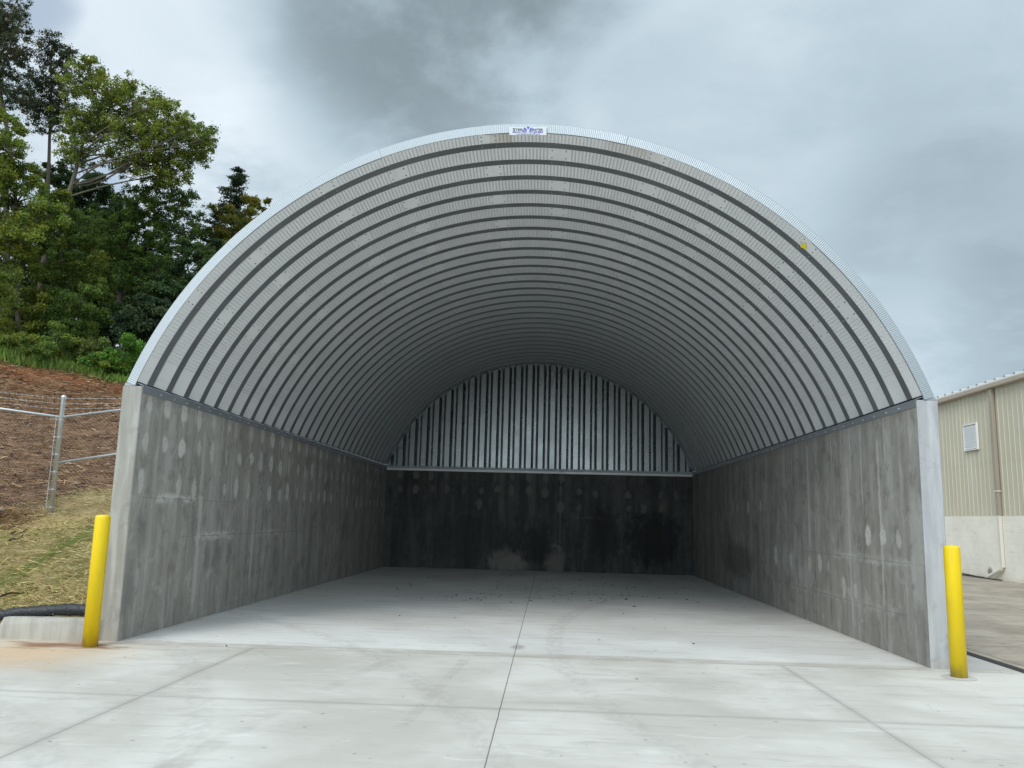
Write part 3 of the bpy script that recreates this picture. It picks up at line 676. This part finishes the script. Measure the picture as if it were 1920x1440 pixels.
# ------------------------------------------------------------------ the metal building on the right
BX = 16.0; BY0, BY1 = -14., 26.2; EZ = 6.66
bd = tag(empty('metal_building', (BX, 20, 0)), 'tan ribbed metal building on a cream block base', 'building')
def bpart(b, name, m, label=None):
    o = set_parent(b.build(name, m), bd)
    if label: o['label'] = label
    return o
M_TAN = mat('tan_steel_siding', lambda g: {'Base Color': g.mix(g.mul(g.rng(g.noise(g.vmul(g.obj(), (1, 1, .3)), .9, 5., .6), .35, .7), 1.), (.53, .495, .385), (.59, .55, .435)), 'Roughness': g.rng(g.noise(g.obj(), 3., 3.), .3, .7, .45, .6)}, .5)
b = MB(); ys = []
k = BY1
while k > BY0:
    ys += [(k, 0.), (k - .235, 0.), (k - .25, .034), (k - .28, .034), (k - .295, 0.)]; k -= .30
for (a, o1), (c, o2) in zip(ys[:-1], ys[1:]):
    b.quad((BX + .02 - .55 * o1, a, 2.17), (BX + .02 - .55 * o2, c, 2.17), (BX + .02 - .55 * o2, c, EZ), (BX + .02 - .55 * o1, a, EZ))
b.quad((BX + .02, BY1, 2.17), (BX + 14, BY1, 2.17), (BX + 14, BY1, EZ), (BX + .02, BY1, EZ))
bpart(b, 'wall', M_TAN)
b = MB()
for zj in (4.05,): b.box((BX + .014, BY0, zj), (BX + .0235, BY1, zj + .008))
bpart(b, 'lap_seam', M_TAN)
def block(g):
    p = g.obj(); n = g.noise(p, 1.4, 6., .6, .3); n2 = g.noise(g.vmul(p, (1, .8, 4)), 2., 5., .6)
    x, y, z = g.sep(p); zw = g.add(z, 0.)
    br_ = g.new('ShaderNodeTexBrick'); g.put(br_.inputs['Vector'], g.comb(y, z, 0.)); br_.inputs['Scale'].default_value = 1.
    br_.inputs['Brick Width'].default_value = .41; br_.inputs['Row Height'].default_value = .203; br_.inputs['Mortar Size'].default_value = .008
    c = g.mix(g.rng(n, .35, .68), (.80, .765, .67), (.87, .845, .76)); c = g.mix(g.mul(br_.outputs['Fac'], .12), c, (.42, .39, .33)); c = g.mix(g.mul(g.rng(n2, .56, .75), .35), c, (.50, .45, .36))
    c = g.mix(g.mul(g.rng(g.add(z, g.mul(n, .5)), .5, .15), .4), c, (.42, .35, .25))
    sp = g.m('SQRT', g.add(g.m('POWER', g.mul(g.sub(y, 19.95), .9), 2.), g.m('POWER', g.sub(z, .22), 2.))); c = g.mix(g.mul(g.rng(g.add(sp, g.mul(g.sub(n2, .5), .2)), .22, .08), .8), c, (.14, .12, .10))
    return {'Base Color': c, 'Normal': g.bump(g.m('SUBTRACT', 1., br_.outputs['Fac']), .25, .006)}
b = MB(); b.box((BX, BY0, -.05), (BX + 14, BY1 + .05, 2.168)); o = b.build('block_base', mat('cream_block', block)); set_parent(o, bd)
b = MB()                                   # gutter with a lip
for yy0, yy1 in ((BY0, BY1 + .12),):
    sec = [(BX - .02, EZ - .03), (BX - .20, EZ - .015), (BX - .215, EZ + .095), (BX - .19, EZ + .125), (BX - .02, EZ + .125)]
    n0 = len(b.v)
    for yy in (yy0, yy1): b.v += [(x_, yy, z_) for x_, z_ in sec]
    b.f += [tuple(range(5)), tuple(range(9, 4, -1))] + [(q, 5 + q, 5 + (q + 1) % 5, (q + 1) % 5) for q in range(5)]; b.i += [0] * 7
bpart(b, 'gutter', mat('beige_gutter', galv((.50, .43, .36), .5), metal=.0))
b = MB(); b.box((BX - .205, BY0, EZ + .127), (BX + .05, BY1 + .14, EZ + .185)); bpart(b, 'eave_trim', mat('white_eave_trim', (.80, .78, .73), .5))
b = MB(); slope = .09
b.quad((BX - .19, BY0, EZ + .19), (BX - .19, BY1 + .14, EZ + .19), (BX + 14, BY1 + .14, EZ + .19 + 14.2 * slope), (BX + 14, BY0, EZ + .19 + 14.2 * slope))
for yy in np.arange(BY1 - .4, BY0, -.61):
    for (da, db, h_) in ((0, .05, .062),):
        z0, z1 = EZ + .19, EZ + .19 + 14.2 * slope
        b.quad((BX - .2, yy, z0), (BX - .2, yy - .16, z0), (BX - .2, yy - .13, z0 + h_), (BX - .2, yy - .03, z0 + h_))
        b.quad((BX - .2, yy - .13, z0 + h_), (BX - .2, yy - .03, z0 + h_), (BX + 14, yy - .03, z1 + h_), (BX + 14, yy - .13, z1 + h_))
        b.quad((BX - .2, yy, z0), (BX - .2, yy - .03, z0 + h_), (BX + 14, yy - .03, z1 + h_), (BX + 14, yy, z1))
        b.quad((BX - .2, yy - .16, z0), (BX - .2, yy - .13, z0 + h_), (BX + 14, yy - .13, z1 + h_), (BX + 14, yy - .16, z1))
bpart(b, 'roof', mat('grey_roof_sheet', galv((.45, .46, .46), .45), metal=.5))
# louvred vent
M_VENT = mat('pale_vent_metal', galv((.82, .83, .83), .5), metal=.1)
b = MB(); vy0, vy1, vz0, vz1 = 20.12, 21.12, 4.62, 5.52
b.box((BX - .07, vy1 - .05, vz0), (BX + .0, vy1, vz1)); b.box((BX - .07, vy0, vz0), (BX + .0, vy0 + .05, vz1)); b.box((BX - .09, vy0, vz1), (BX, vy1, vz1 + .04)); b.box((BX - .075, vy0, vz0 - .04), (BX, vy1, vz0))
fr = bpart(b, 'vent', M_VENT)
b = MB()
for zz_ in np.arange(vz0 + .02, vz1 - .05, .085):
    b.quad((BX - .072, vy0 + .05, zz_), (BX - .072, vy1 - .05, zz_), (BX - .030, vy1 - .05, zz_ + .097), (BX - .030, vy0 + .05, zz_ + .097))
o = b.build('louvre', M_VENT); o.parent = fr; o.matrix_parent_inverse = Matrix.Identity(4)
# downspout with a kick-out at its foot
M_SPOUT = mat('brown_downspout', galv((.36, .31, .25), .5, .08), metal=0.)
M_SPOUTW = mat('pale_downspout', galv((.68, .65, .58), .5, .08), metal=0.)
b = MB(); b.box((BX - .13, 18.86, 3.05), (BX - .012, 19.06, EZ + .0), 0, .012); bpart(b, 'downspout', M_SPOUT)
b = MB(); b.box((BX - .14, 18.85, 3.0), (BX - .01, 19.07, 3.05)); bpart(b, 'pipe_strap', M_SPOUTW)
b = MB(); b.box((BX - .125, 18.87, 2.2), (BX - .012, 19.05, 3.0), 0, .012); bpart(b, 'downspout', M_SPOUT)
b = MB(); b.box((BX - .12, 18.90, .42), (BX - .012, 19.02, 2.2), 0, .01); b.tube([(BX - .07, 18.96, .46), (BX - .08, 19.02, .36), (BX - .12, 19.6, .14), (BX - .14, 19.85, .05)], [.06, .065, .065, .07], 10, True)
bpart(b, 'downspout', M_SPOUTW)
for k_, (y_a, y_b, off_) in enumerate(((22.8, 19.8, .25), (22.8, 18.4, .4))):
    b = MB(); b.tube([(BX - off_ - .05 * math.sin(t * 9), y_a + (y_b - y_a) * t, .03 + .05 * (1 - t) * (k_ == 0)) for t in np.linspace(0, 1, 14)], .022, 6)
    tag(b.build('hose', mat('black_hose', (.025, .022, .02), .6)), ('dark hose lying against the cream block base', 'longer dark hose lying further out along the block base')[k_], 'hose', 'hoses by the metal building')

# ------------------------------------------------------------------ small litter
b = MB()
for k in range(210):
    x_ = rng.normal(.9, 1.9); y_ = 6.2 + abs(rng.normal(3.6, 3.4))
    if k % 9 == 0: x_, y_ = rng.uniform(-4.6, 4.8), rng.uniform(-2, 16)
    if abs(x_) > 4.9 or y_ > 16.5: continue
    s = rng.uniform(.010, .032) * (1.25 if y_ > 6 else .8); a = rng.uniform(0, 6.3); e1 = np.array([math.cos(a), math.sin(a), 0]); e2 = np.array([-math.sin(a), math.cos(a), 0]) * rng.uniform(.45, .8)
    c = np.array([x_, y_, .004]); h1, h2 = rng.uniform(.002, .02, 2)
    P_ = [c - e1 * s * 1.3, c - e1 * s * .4 + e2 * s + (0, 0, h1), c + e1 * s * .5 + e2 * s * .8 + (0, 0, h2), c + e1 * s * 1.4 + (0, 0, h1 * .5), c + e1 * s * .4 - e2 * s + (0, 0, h2), c - e1 * s * .5 - e2 * s * .9 + (0, 0, h1)]
    b.quad(*P_)
tag(b.build('leaf_litter', mat('dead_leaf', (.045, .03, .02), .9)), 'dark crumbs of dead leaf scattered over the shelter floor', 'leaf litter', kind='stuff')

# straw and stalks on the bank
def strands(n, pos, length, width, cols, up=.25):
    c = pos; a = rng.uniform(0, 2 * math.pi, n); L_ = rng.uniform(*length, n); w = rng.uniform(*width, n)
    t = np.stack([np.cos(a), np.sin(a), rng.normal(0, up, n)], -1); s_ = np.stack([-np.sin(a), np.cos(a), rng.normal(0, .6, n)], -1)
    p0 = c - t * L_[:, None] / 2; p1 = c + t * L_[:, None] / 2
    V = np.stack([p0 - s_ * w[:, None], p0 + s_ * w[:, None], p1 + s_ * w[:, None] * .4, p1 - s_ * w[:, None] * .4], 1).reshape(-1, 3)
    C = np.array(cols)[rng.integers(0, len(cols), n)] * rng.uniform(.6, 1.25, n)[:, None]
    return V, np.arange(4 * n).reshape(n, 4), np.repeat(C, 4, 0)
def tintmat(name, rough=.9, trans=0.):
    M = bpy.data.materials.new(name); M.use_nodes = True; g = G(M.node_tree); bs = M.node_tree.nodes['Principled BSDF']
    at = g.new('ShaderNodeAttribute', attribute_name='tint'); g.put(bs.inputs['Base Color'], at.outputs['Color']); bs.inputs['Roughness'].default_value = rough; bs.inputs['Specular IOR Level'].default_value = .18
    if trans:
        tr = g.new('ShaderNodeBsdfTranslucent'); g.put(tr.inputs[0], g.mix(1., at.outputs['Color'], (1.25, 1.2, .6), 'MULTIPLY'))
        mx_ = g.new('ShaderNodeMixShader'); mx_.inputs[0].default_value = trans; g.l.new(bs.outputs[0], mx_.inputs[1]); g.l.new(tr.outputs[0], mx_.inputs[2])
        g.l.new(mx_.outputs[0], M.node_tree.nodes['Material Output'].inputs[0])
    return M
M_STRAW = tintmat('loose_straw'); M_LEAF = tintmat('foliage', .6, .32); M_GRASS = tintmat('grass_blade', .7, .25)
n = 30000; x_ = rng.uniform(-10.4, -5.4, n); y_ = .15 + rng.random(n) ** 1.4 * 9.5; keep = x_ > -10 + .9 * vnoise(x_, y_, 1.1, 9); x_, y_ = x_[keep], y_[keep]
p_ = np.stack([x_, y_, hz(x_, y_) + rng.uniform(.0, .03, len(x_))], -1)
V, F, C = strands(len(x_), p_, (.06, .26), (.0022, .005), [(.62, .48, .23), (.52, .38, .17), (.68, .55, .30), (.42, .38, .14), (.32, .22, .10), (.26, .29, .08)])
tag(mesh('straw', V, F, M_STRAW, tint=C), 'loose yellow straw spread on the foot of the bank', 'straw', kind='stuff')
n = 60000; x_ = rng.uniform(-30, -9.3, n); y_ = rng.uniform(3.5, 24.5, n); keep = (x_ < -9.6 + .9 * vnoise(x_, y_, 1.1, 9)) & (rng.random(n) < .55 + 1.3 * (vnoise(x_, y_, 2.6, 5) + .3)); x_, y_ = x_[keep], y_[keep]
p_ = np.stack([x_, y_, hz(x_, y_) + rng.uniform(.0, .05, len(x_))], -1)
V, F, C = strands(len(x_), p_, (.10, .55), (.003, .010), [(.35, .20, .105), (.27, .145, .075), (.46, .31, .17), (.50, .35, .20), (.14, .08, .045), (.08, .045, .03), (.36, .22, .115)], .2)
tag(mesh('dead_stalks', V, F, M_STRAW, tint=C), 'dry brown stalks and chips strewn over the bare bank', 'dead stalks', kind='stuff')
n = 2600; x_ = rng.uniform(-27, -8.8, n); y_ = rng.uniform(3.5, 24, n); keep = x_ < -9.4 + 1.2 * vnoise(x_, y_, 1.1, 9); x_, y_ = x_[keep], y_[keep]; n = len(x_)
r_ = .02 + .11 * rng.random(n) ** 3.5; base_ = np.array([(1, 0, 0), (.3, .95, 0), (-.8, .6, .1), (-.8, -.6, 0), (.3, -.95, .1), (.1, .1, .8), (-.1, 0, -.6)])
V = (np.stack([x_, y_, hz(x_, y_)], -1)[:, None] + base_[None] * r_[:, None, None] * rng.uniform(.6, 1.3, (n, 7, 3))).reshape(-1, 3)
ft = np.array([(0, 1, 5), (1, 2, 5), (2, 3, 5), (3, 4, 5), (4, 0, 5), (1, 0, 6), (2, 1, 6), (3, 2, 6), (4, 3, 6), (0, 4, 6)])
F = (ft[None] + (np.arange(n) * 7)[:, None, None]).reshape(-1, 3)
C = np.repeat(np.array([(.16, .09, .055), (.11, .065, .04), (.24, .16, .10), (.30, .24, .17), (.07, .045, .03)])[rng.integers(0, 5, n)] * rng.uniform(.7, 1.2, n)[:, None], 7, 0)
tag(mesh('soil_clods', V, F, M_STRAW, tint=C), 'lumps of soil and stones littering the bare bank', 'soil clods', kind='stuff')
for (ua, va, ub, vb, r_, lab) in ((0, 1122, 74, 1101, .016, 'long dark crooked stick lying on the straw'), (18, 1012, 52, 1004, .02, 'short dark stick near the top edge of the straw'), (15, 1025, 44, 1016, .018, 'bent dark stick just below the short one')):
    A, B = hill_hit(ua, va), hill_hit(ub, vb); P_ = []
    for t in np.linspace(0, 1, 9):
        q = A + (B - A) * t; q[2] = hz(q[0], q[1]) + .03 + .02 * math.sin(t * 8); q[1] += .03 * math.sin(t * 11); P_.append(q)
    b = MB(); b.tube(P_, [r_ * (1 - .6 * t) for t in np.linspace(0, 1, 9)], 6)
    tag(b.build('stick', mat('stick_bark', (.045, .03, .02), .9)), lab, 'stick', 'sticks on the straw')
# grass along the crest of the bank
n = 34000; x_ = rng.uniform(-34, -13, n); y_ = 23.6 + rng.random(n) * 6.0 + 1.6 * vnoise(x_, x_ * 0, 3, 4); keep = rng.random(n) < np.clip((y_ - 22.8) / 1.6, .08, 1); x_, y_ = x_[keep], y_[keep]; n = len(x_)
z_ = hz(x_, y_) - .02; hgt = rng.uniform(.18, .55, n) * (1 + .9 * vnoise(x_, y_, 2., 8)); a = rng.uniform(0, 6.3, n); w = rng.uniform(.012, .03, n)
e = np.stack([np.cos(a), np.sin(a), 0 * a], -1); bse = np.stack([x_, y_, z_], -1); ln = np.stack([rng.normal(0, .22, n), rng.normal(0, .22, n), np.ones(n)], -1) * hgt[:, None]
V = np.stack([bse - e * w[:, None], bse + e * w[:, None], bse + ln * .6 + e * w[:, None] * .8, bse + ln], 1).reshape(-1, 3)
pal = np.array([(.075, .14, .022), (.10, .17, .03), (.05, .10, .02), (.14, .16, .04), (.09, .12, .03)])
C = np.repeat(1.5 * pal[rng.integers(0, 5, n)] * rng.uniform(.7, 1.3, n)[:, None] * (1 + .8 * vnoise(x_, y_, 1.5, 6))[:, None], 4, 0)
tag(mesh('grass', V, np.arange(4 * n).reshape(n, 4), M_GRASS, tint=C), 'bright green grass fringe along the crest of the bank', 'grass', kind='stuff')

# ------------------------------------------------------------------ trees and shrubs
M_BARK = mat('tree_bark', lambda g: {'Base Color': g.mix(g.noise(g.vmul(g.obj(), (6, 6, 1.2)), 2., 5., .7), (.045, .037, .03), (.13, .11, .09)), 'Normal': g.bump(g.noise(g.vmul(g.obj(), (8, 8, 1.5)), 3., 4.), .6, .03)}, .95, spec=.1)
M_BARKP = mat('pale_bark', lambda g: {'Base Color': g.mix(g.noise(g.vmul(g.obj(), (4, 4, 1.2)), 2., 5., .7), (.09, .082, .062), (.20, .185, .145))}, .95, spec=.1)
def leaf_cloud(cent, rad, n, size, tint, flat=.35):
    """n leaves round every centre; cent (k,3), rad (k,) -> verts, faces, colours. Each leaf is a small folded blade."""
    k = len(cent); N = k * n
    d_ = rng.normal(0, 1, (N, 3)); d_ /= np.linalg.norm(d_, axis=1)[:, None]; rr = rng.random(N) ** .55 * (1 + .75 * (rng.random(N) < .24) * rng.random(N))
    p = np.repeat(cent, n, 0) + d_ * (rr * np.repeat(rad, n))[:, None] * np.array([1, 1, .72])
    nrm = d_ * .7 + rng.normal(0, .75, (N, 3)) + np.array([0, 0, flat]); nrm /= np.linalg.norm(nrm, axis=1)[:, None]
    a = rng.normal(0, 1, (N, 3)); a -= nrm * (a * nrm).sum(1)[:, None]; a /= np.linalg.norm(a, axis=1)[:, None]; b_ = np.cross(nrm, a)
    L_ = rng.uniform(size[0], size[1], N)[:, None] * .74; w = L_ * rng.uniform(.45, .7, N)[:, None]
    V = np.stack([p - a * L_ * .5, p + b_ * w * .5 - nrm * L_ * .12, p + a * L_ * .55, p - b_ * w * .5 - nrm * L_ * .12], 1).reshape(-1, 3)
    cl = np.repeat(rng.uniform(.62, 1.35, k), n)[:, None]; hue = np.repeat(rng.normal(0, .065, k), n)[:, None]
    C = np.asarray(tint)[None] * cl * rng.uniform(.72, 1.28, N)[:, None]
    C = C * np.concatenate([1 + hue * 1.6, 1 + hue * .5, 1 - hue], 1)
    C = np.clip(C * 1.3, .004, .34)
    return V, np.arange(4 * N).reshape(N, 4), np.repeat(C, 4, 0)
def curve_pts(A, B, sag, n=7, wob=.05):
    A, B = np.asarray(A, float), np.asarray(B, float); L_ = np.linalg.norm(B - A); P_ = []
    w1, w2 = rng.normal(0, wob * L_, 3), rng.normal(0, wob * L_, 3)
    for t in np.linspace(0, 1, n): P_.append(A + (B - A) * t + np.array([0, 0, sag * L_]) * math.sin(math.pi * t) + w1 * math.sin(math.pi * t) + w2 * math.sin(2 * math.pi * t) * .5)
    return P_
def lobes_at(lobes, y):
    out_ = []
    for (u, v, r, *dy) in lobes:
        yy = y + (dy[0] if dy else rng.normal(0, .8)); out_.append((at_y(u, v, yy), r * m_per_px(yy)))
    return out_
def tree(name, label, cat, y, base_u, lobes, tint, trunk=None, r0=.16, dens=1., size=(.11, .21), bark=None, group='trees along the crest of the bank', tr_top=None, sub=11, tight=.42, tint2=None, air=False):
    lb = lobes_at(lobes, y); bx = at_y(base_u, 600, y)[0]; bz = float(hz(bx, y, False))
    e = tag(empty(name, (bx, y, bz - .1)), label, cat, group)
    b = MB()
    tp = [np.array([bx, y, bz - .3])] + [at_y(u, v, y) for u, v in (trunk or [])]
    if not trunk:
        c = np.mean([q for q, _ in lb], 0); tp.append(c * .5 + tp[0] * .5); tp.append(c)
    tp2 = []
    for A, B in zip(tp[:-1], tp[1:]): tp2 += curve_pts(A, B, 0, 5, .025)[:-1]
    tp2.append(tp[-1]); n = len(tp2); rads = [r0 * (1 - .72 * i / (n - 1)) for i in range(n)]
    b.tube(tp2, rads, 9)
    tp2 = np.array(tp2); cents, crad = [], []
    for (c, r) in lb:
        # limb leaves the trunk below its lobe
        zlim = np.where(tp2[:, 2] < c[2] - .25 * np.linalg.norm(tp2[:, :2] - c[:2], axis=1))[0]
        i = zlim[-1] if len(zlim) else n // 2
        lim = curve_pts(tp2[i], c, .06, 7, .05); rl = max(.022, min(rads[i] * .6, .03 + .022 * r * 1.5))
        b.tube(lim, [rl * (1 - .75 * t) for t in np.linspace(0, 1, 7)], 6, False)
        ns = max(7, int(sub * 1.5 * r * r))
        for _ in range(ns):
            d_ = rng.normal(0, 1, 3); d_ /= np.linalg.norm(d_); q = c + d_ * r * (1.12 if not air else rng.uniform(.8, 1.45)) * rng.random() ** .4 * np.array([1, 1, .85])
            cents.append(q); crad.append(max(.2, r ** .6 * rng.uniform(.24, tight + .04)) if not air else rng.uniform(.16, .38))
            if rng.random() < (.55 if air else .4):
                s_ = np.array(lim[rng.integers(3, 7)]); b.tube(curve_pts(s_, q, .05, 4, .06), [.020, .015, .011, .006], 4, False)
    set_parent(b.build('trunk', bark or M_BARK, None, True), e)
    cents, crad = np.array(cents), np.array(crad)
    nl = max(14, int(dens * 190))
    V, F, C = leaf_cloud(cents, crad, nl, size, tint)
    if tint2 is not None:
        sel = np.repeat(rng.random(len(cents)) < .35, nl * 4); C[sel] = C[sel] * (np.asarray(tint2) / np.asarray(tint)) ** .55
    set_parent(mesh('crown', V, F, M_LEAF, tint=C), e)
    return e
DK = (.050, .066, .036); YG = (.150, .180, .034); MG = (.068, .115, .024); OC = (.140, .175, .032); DG = (.034, .062, .022); BG = (.085, .185, .028)
tree('broadleaf_tree', 'tall dark grey green tree at the left edge, highest of all', 'tree', 35, 8, [(8, 40, 40), (28, 92, 34), (0, 135, 44), (22, 180, 30), (-35, 70, 60), (-25, 10, 60), (38, 30, 16), (50, 60, 12)], DK, [(12, 400), (6, 200), (0, 60)], .22, .27, tint2=(.06, .045, .032), tight=.27, sub=30, air=True)
tree('broadleaf_tree', 'slim dark tree with a loose top poking above the yellow green crown', 'tree', 39, 70, [(97, 78, 26), (116, 108, 24), (86, 110, 26), (70, 150, 30), (108, 152, 30), (60, 195, 34), (110, 195, 34), (95, 225, 40), (131, 96, 12), (128, 135, 12)], DK, [(88, 420), (92, 300), (96, 120)], .20, .26, tint2=(.055, .042, .032), tight=.27, sub=30, air=True)
tree('broadleaf_tree', 'wide yellow green tree with pale limbs fanning out to the right', 'tree', 31, 120, [(163, 120, 22), (160, 160, 38), (180, 140, 20), (240, 160, 20), (212, 165, 24), (395, 255, 18), (310, 195, 20), (205, 190, 36), (232, 168, 18), (268, 205, 34), (292, 188, 22), (330, 235, 34), (362, 245, 30), (378, 285, 24), (390, 270, 16), (345, 290, 36), (300, 255, 42), (250, 245, 44), (195, 240, 42), (150, 230, 40), (140, 285, 36), (285, 305, 36), (330, 325, 30), (230, 300, 34)], YG, [(118, 480), (126, 370), (150, 290), (178, 215)], .20, .27, bark=M_BARKP, tint2=(.075, .12, .028), tight=.27, sub=40, air=True)
tree('broadleaf_tree', 'mid green tree with a leaning dark trunk below the yellow green crown', 'tree', 34, 212, [(262, 372, 36), (305, 350, 36), (345, 380, 30), (360, 425, 28), (300, 410, 44), (246, 430, 42), (200, 440, 44), (330, 450, 36), (285, 470, 44), (235, 510, 46), (320, 505, 40), (190, 510, 40), (280, 545, 40)], MG, [(222, 510), (245, 430), (262, 370)], .19, .36, tint2=(.085, .125, .024), tight=.32, sub=26, air=True)
tree('broadleaf_tree', 'leafy yellow green tree filling the left edge below the dark crowns', 'tree', 27, 40, [(-5, 205, 26), (20, 235, 28), (0, 270, 40), (35, 300, 36), (-5, 340, 44), (60, 345, 36), (25, 385, 48), (92, 395, 36), (55, 440, 44), (0, 440, 46), (105, 440, 28), (75, 490, 38), (20, 500, 46), (120, 370, 20)], OC, [(40, 520), (30, 380), (15, 240)], .16, 1.1, size=(.12, .22), tint2=(.05, .08, .018))
tree('broadleaf_tree', 'small yellow green tree in front of the conifer beside the roof edge', 'tree', 34, 440, [(418, 398, 20), (468, 392, 22), (440, 425, 30), (402, 440, 26), (490, 380, 14), (475, 420, 24), (415, 470, 34), (450, 470, 34)], (.115, .115, .018), None, .12, 1., tint2=(.06, .085, .02))
tree('broadleaf_tree', 'dark green tree leaning against the left roof edge', 'tree', 32, 330, [(372, 470, 30), (392, 500, 36), (352, 520, 36), (330, 560, 40), (372, 560, 40), (305, 545, 34), (322, 600, 36), (400, 470, 20), (345, 640, 36)], DG, None, .15, 1.15, size=(.16, .28), tint2=(.045, .075, .022))
tree('broadleaf_tree', 'dark shaded tree filling the middle of the wood behind the leaning trunk', 'tree', 42, 150, [(110, 330, 26), (140, 370, 36), (180, 350, 30), (120, 420, 46), (170, 430, 46), (220, 400, 40), (150, 490, 52), (215, 480, 50), (100, 500, 48), (190, 545, 52), (250, 560, 50), (140, 560, 52), (300, 520, 46), (310, 590, 46), (90, 570, 46)], DG, None, .22, 1., size=(.18, .32), tint2=(.04, .062, .018), sub=13)
tree('broadleaf_tree', 'dark tree at the far left low behind the yellow shrubs', 'tree', 40, 30, [(30, 540, 52), (-20, 520, 52), (70, 590, 46), (10, 600, 50), (110, 620, 44), (-30, 430, 50), (-40, 330, 50)], DG, None, .18, 1.1, size=(.18, .32), tint2=(.05, .07, .02))
tree('broadleaf_tree', 'rounded mid green tree hiding the foot of the pale limbed tree', 'tree', 29, 128, [(128, 405, 30), (160, 430, 34), (105, 450, 30), (140, 470, 38), (175, 490, 34), (110, 510, 36), (150, 530, 36), (190, 540, 30), (130, 560, 34)], (.075, .115, .024), None, .10, 1.05, tint2=(.12, .14, .03))
tree('broadleaf_tree', 'dark leafy undergrowth tree low between the wood and the left roof edge', 'tree', 33, 290, [(300, 640, 40), (260, 620, 40), (340, 660, 40), (220, 610, 40), (300, 690, 36), (355, 620, 34), (250, 670, 34), (180, 625, 36), (140, 645, 34), (190, 660, 30)], DG, None, .08, 1.2, size=(.16, .28), tint2=(.05, .08, .022))
# conifer
cy = 37; top = at_y(447, 320, cy); cx = top[0]; bz = float(hz(cx, cy, False)); e = tag(empty('conifer_tree', (cx, cy, bz)), 'dark conifer with layered branches rising above the left roof edge', 'tree', 'trees along the crest of the bank')
b = MB(); b.tube([(cx, cy, bz - .2), (cx, cy, top[2] * .5 + bz * .5), (cx, cy, top[2])], [.18, .10, .02], 8)
Vs, Cs = [], []
zt = top[2]
while zt > bz + 2:
    dz = top[2] - zt; ln = min(.30 + .50 * dz, 2.7); nb_ = 7
    for q in range(nb_):
        a = rng.uniform(0, 6.3); l_ = ln * rng.uniform(.65, 1.15); A = np.array([cx, cy, zt]); B = A + np.array([math.cos(a) * l_, math.sin(a) * l_, l_ * rng.uniform(-.12, .28)])
        P_ = curve_pts(A, B, -.06, 5, .02); b.tube(P_, [.03, .024, .018, .012, .006], 4, False)
        n = int(34 + 44 * l_); t = rng.random(n) ** .8; c = A + (B - A) * t[:, None] + rng.normal(0, .11, (n, 3)) * np.array([1, 1, .45])
        V, F, C = leaf_cloud(c, np.full(n, .06), 2, (.09, .20), (.032, .050, .026), .6); Vs.append(V); Cs.append(C)
    zt -= rng.uniform(.26, .42)
set_parent(b.build('trunk', M_BARK, None, True), e)
V = np.concatenate(Vs); set_parent(mesh('crown', V, np.arange(len(V)).reshape(-1, 4), M_LEAF, tint=np.concatenate(Cs)), e)
# shrubs in front of the wood
def shrub(label, y, base_u, lobes, tint, dens=1.2, size=(.10, .19), tint2=None):
    return tree('shrub', label, 'shrub', y, base_u, lobes, tint, None, .05, dens, size, None, 'shrubs in front of the wood', None, 14, .46, tint2)
shrub('tall olive yellow shrub at the left edge above the grass', 26.5, 25, [(0, 540, 38), (35, 555, 36), (10, 590, 38), (55, 600, 32), (20, 625, 30), (-20, 610, 34), (70, 575, 24)], OC, tint2=(.06, .08, .02))
shrub('mid green shrub between the olive shrub and the dark one', 27.5, 130, [(120, 570, 32), (150, 560, 30), (140, 600, 34), (175, 590, 30), (110, 620, 32), (160, 630, 30)], MG, tint2=(.075, .11, .024))
shrub('dark glossy shrub crowding the left foot of the roof', 27.5, 265, [(255, 590, 28), (285, 575, 28), (272, 620, 32), (235, 610, 26), (300, 600, 28), (250, 640, 24)], (.034, .055, .027), size=(.14, .26), tint2=(.05, .075, .03))
shrub('bright green vine covered bush low by the left end of the wall', 25.6, 225, [(215, 652, 20), (238, 645, 20), (250, 665, 20), (228, 672, 18), (205, 668, 16), (262, 690, 18)], BG, size=(.12, .2), tint2=(.04, .08, .018))
shrub('loose green shrub rising straight out of the grass', 26, 100, [(90, 640, 24), (118, 645, 24), (105, 622, 22), (75, 655, 18), (140, 655, 20)], (.095, .145, .03), tint2=(.13, .16, .035))
shrub('low bright green bramble mound in the grass nearest the left roof foot', 25, 205, [(190, 680, 16), (212, 686, 15), (232, 692, 14), (172, 674, 15)], (.10, .18, .03), size=(.12, .2), tint2=(.13, .17, .035))
shrub('low yellow green bramble mound at the foot of the tall olive shrub', 25.4, 55, [(30, 640, 18), (58, 645, 18), (84, 652, 16), (8, 636, 18)], (.12, .17, .03), size=(.12, .2), tint2=(.15, .15, .035))
shrub('low brownish green shrub between the loose shrub and the vine bush', 26, 170, [(160, 655, 20), (182, 650, 20), (172, 668, 18), (190, 672, 16), (145, 672, 14)], (.09, .12, .028), tint2=(.11, .11, .035))
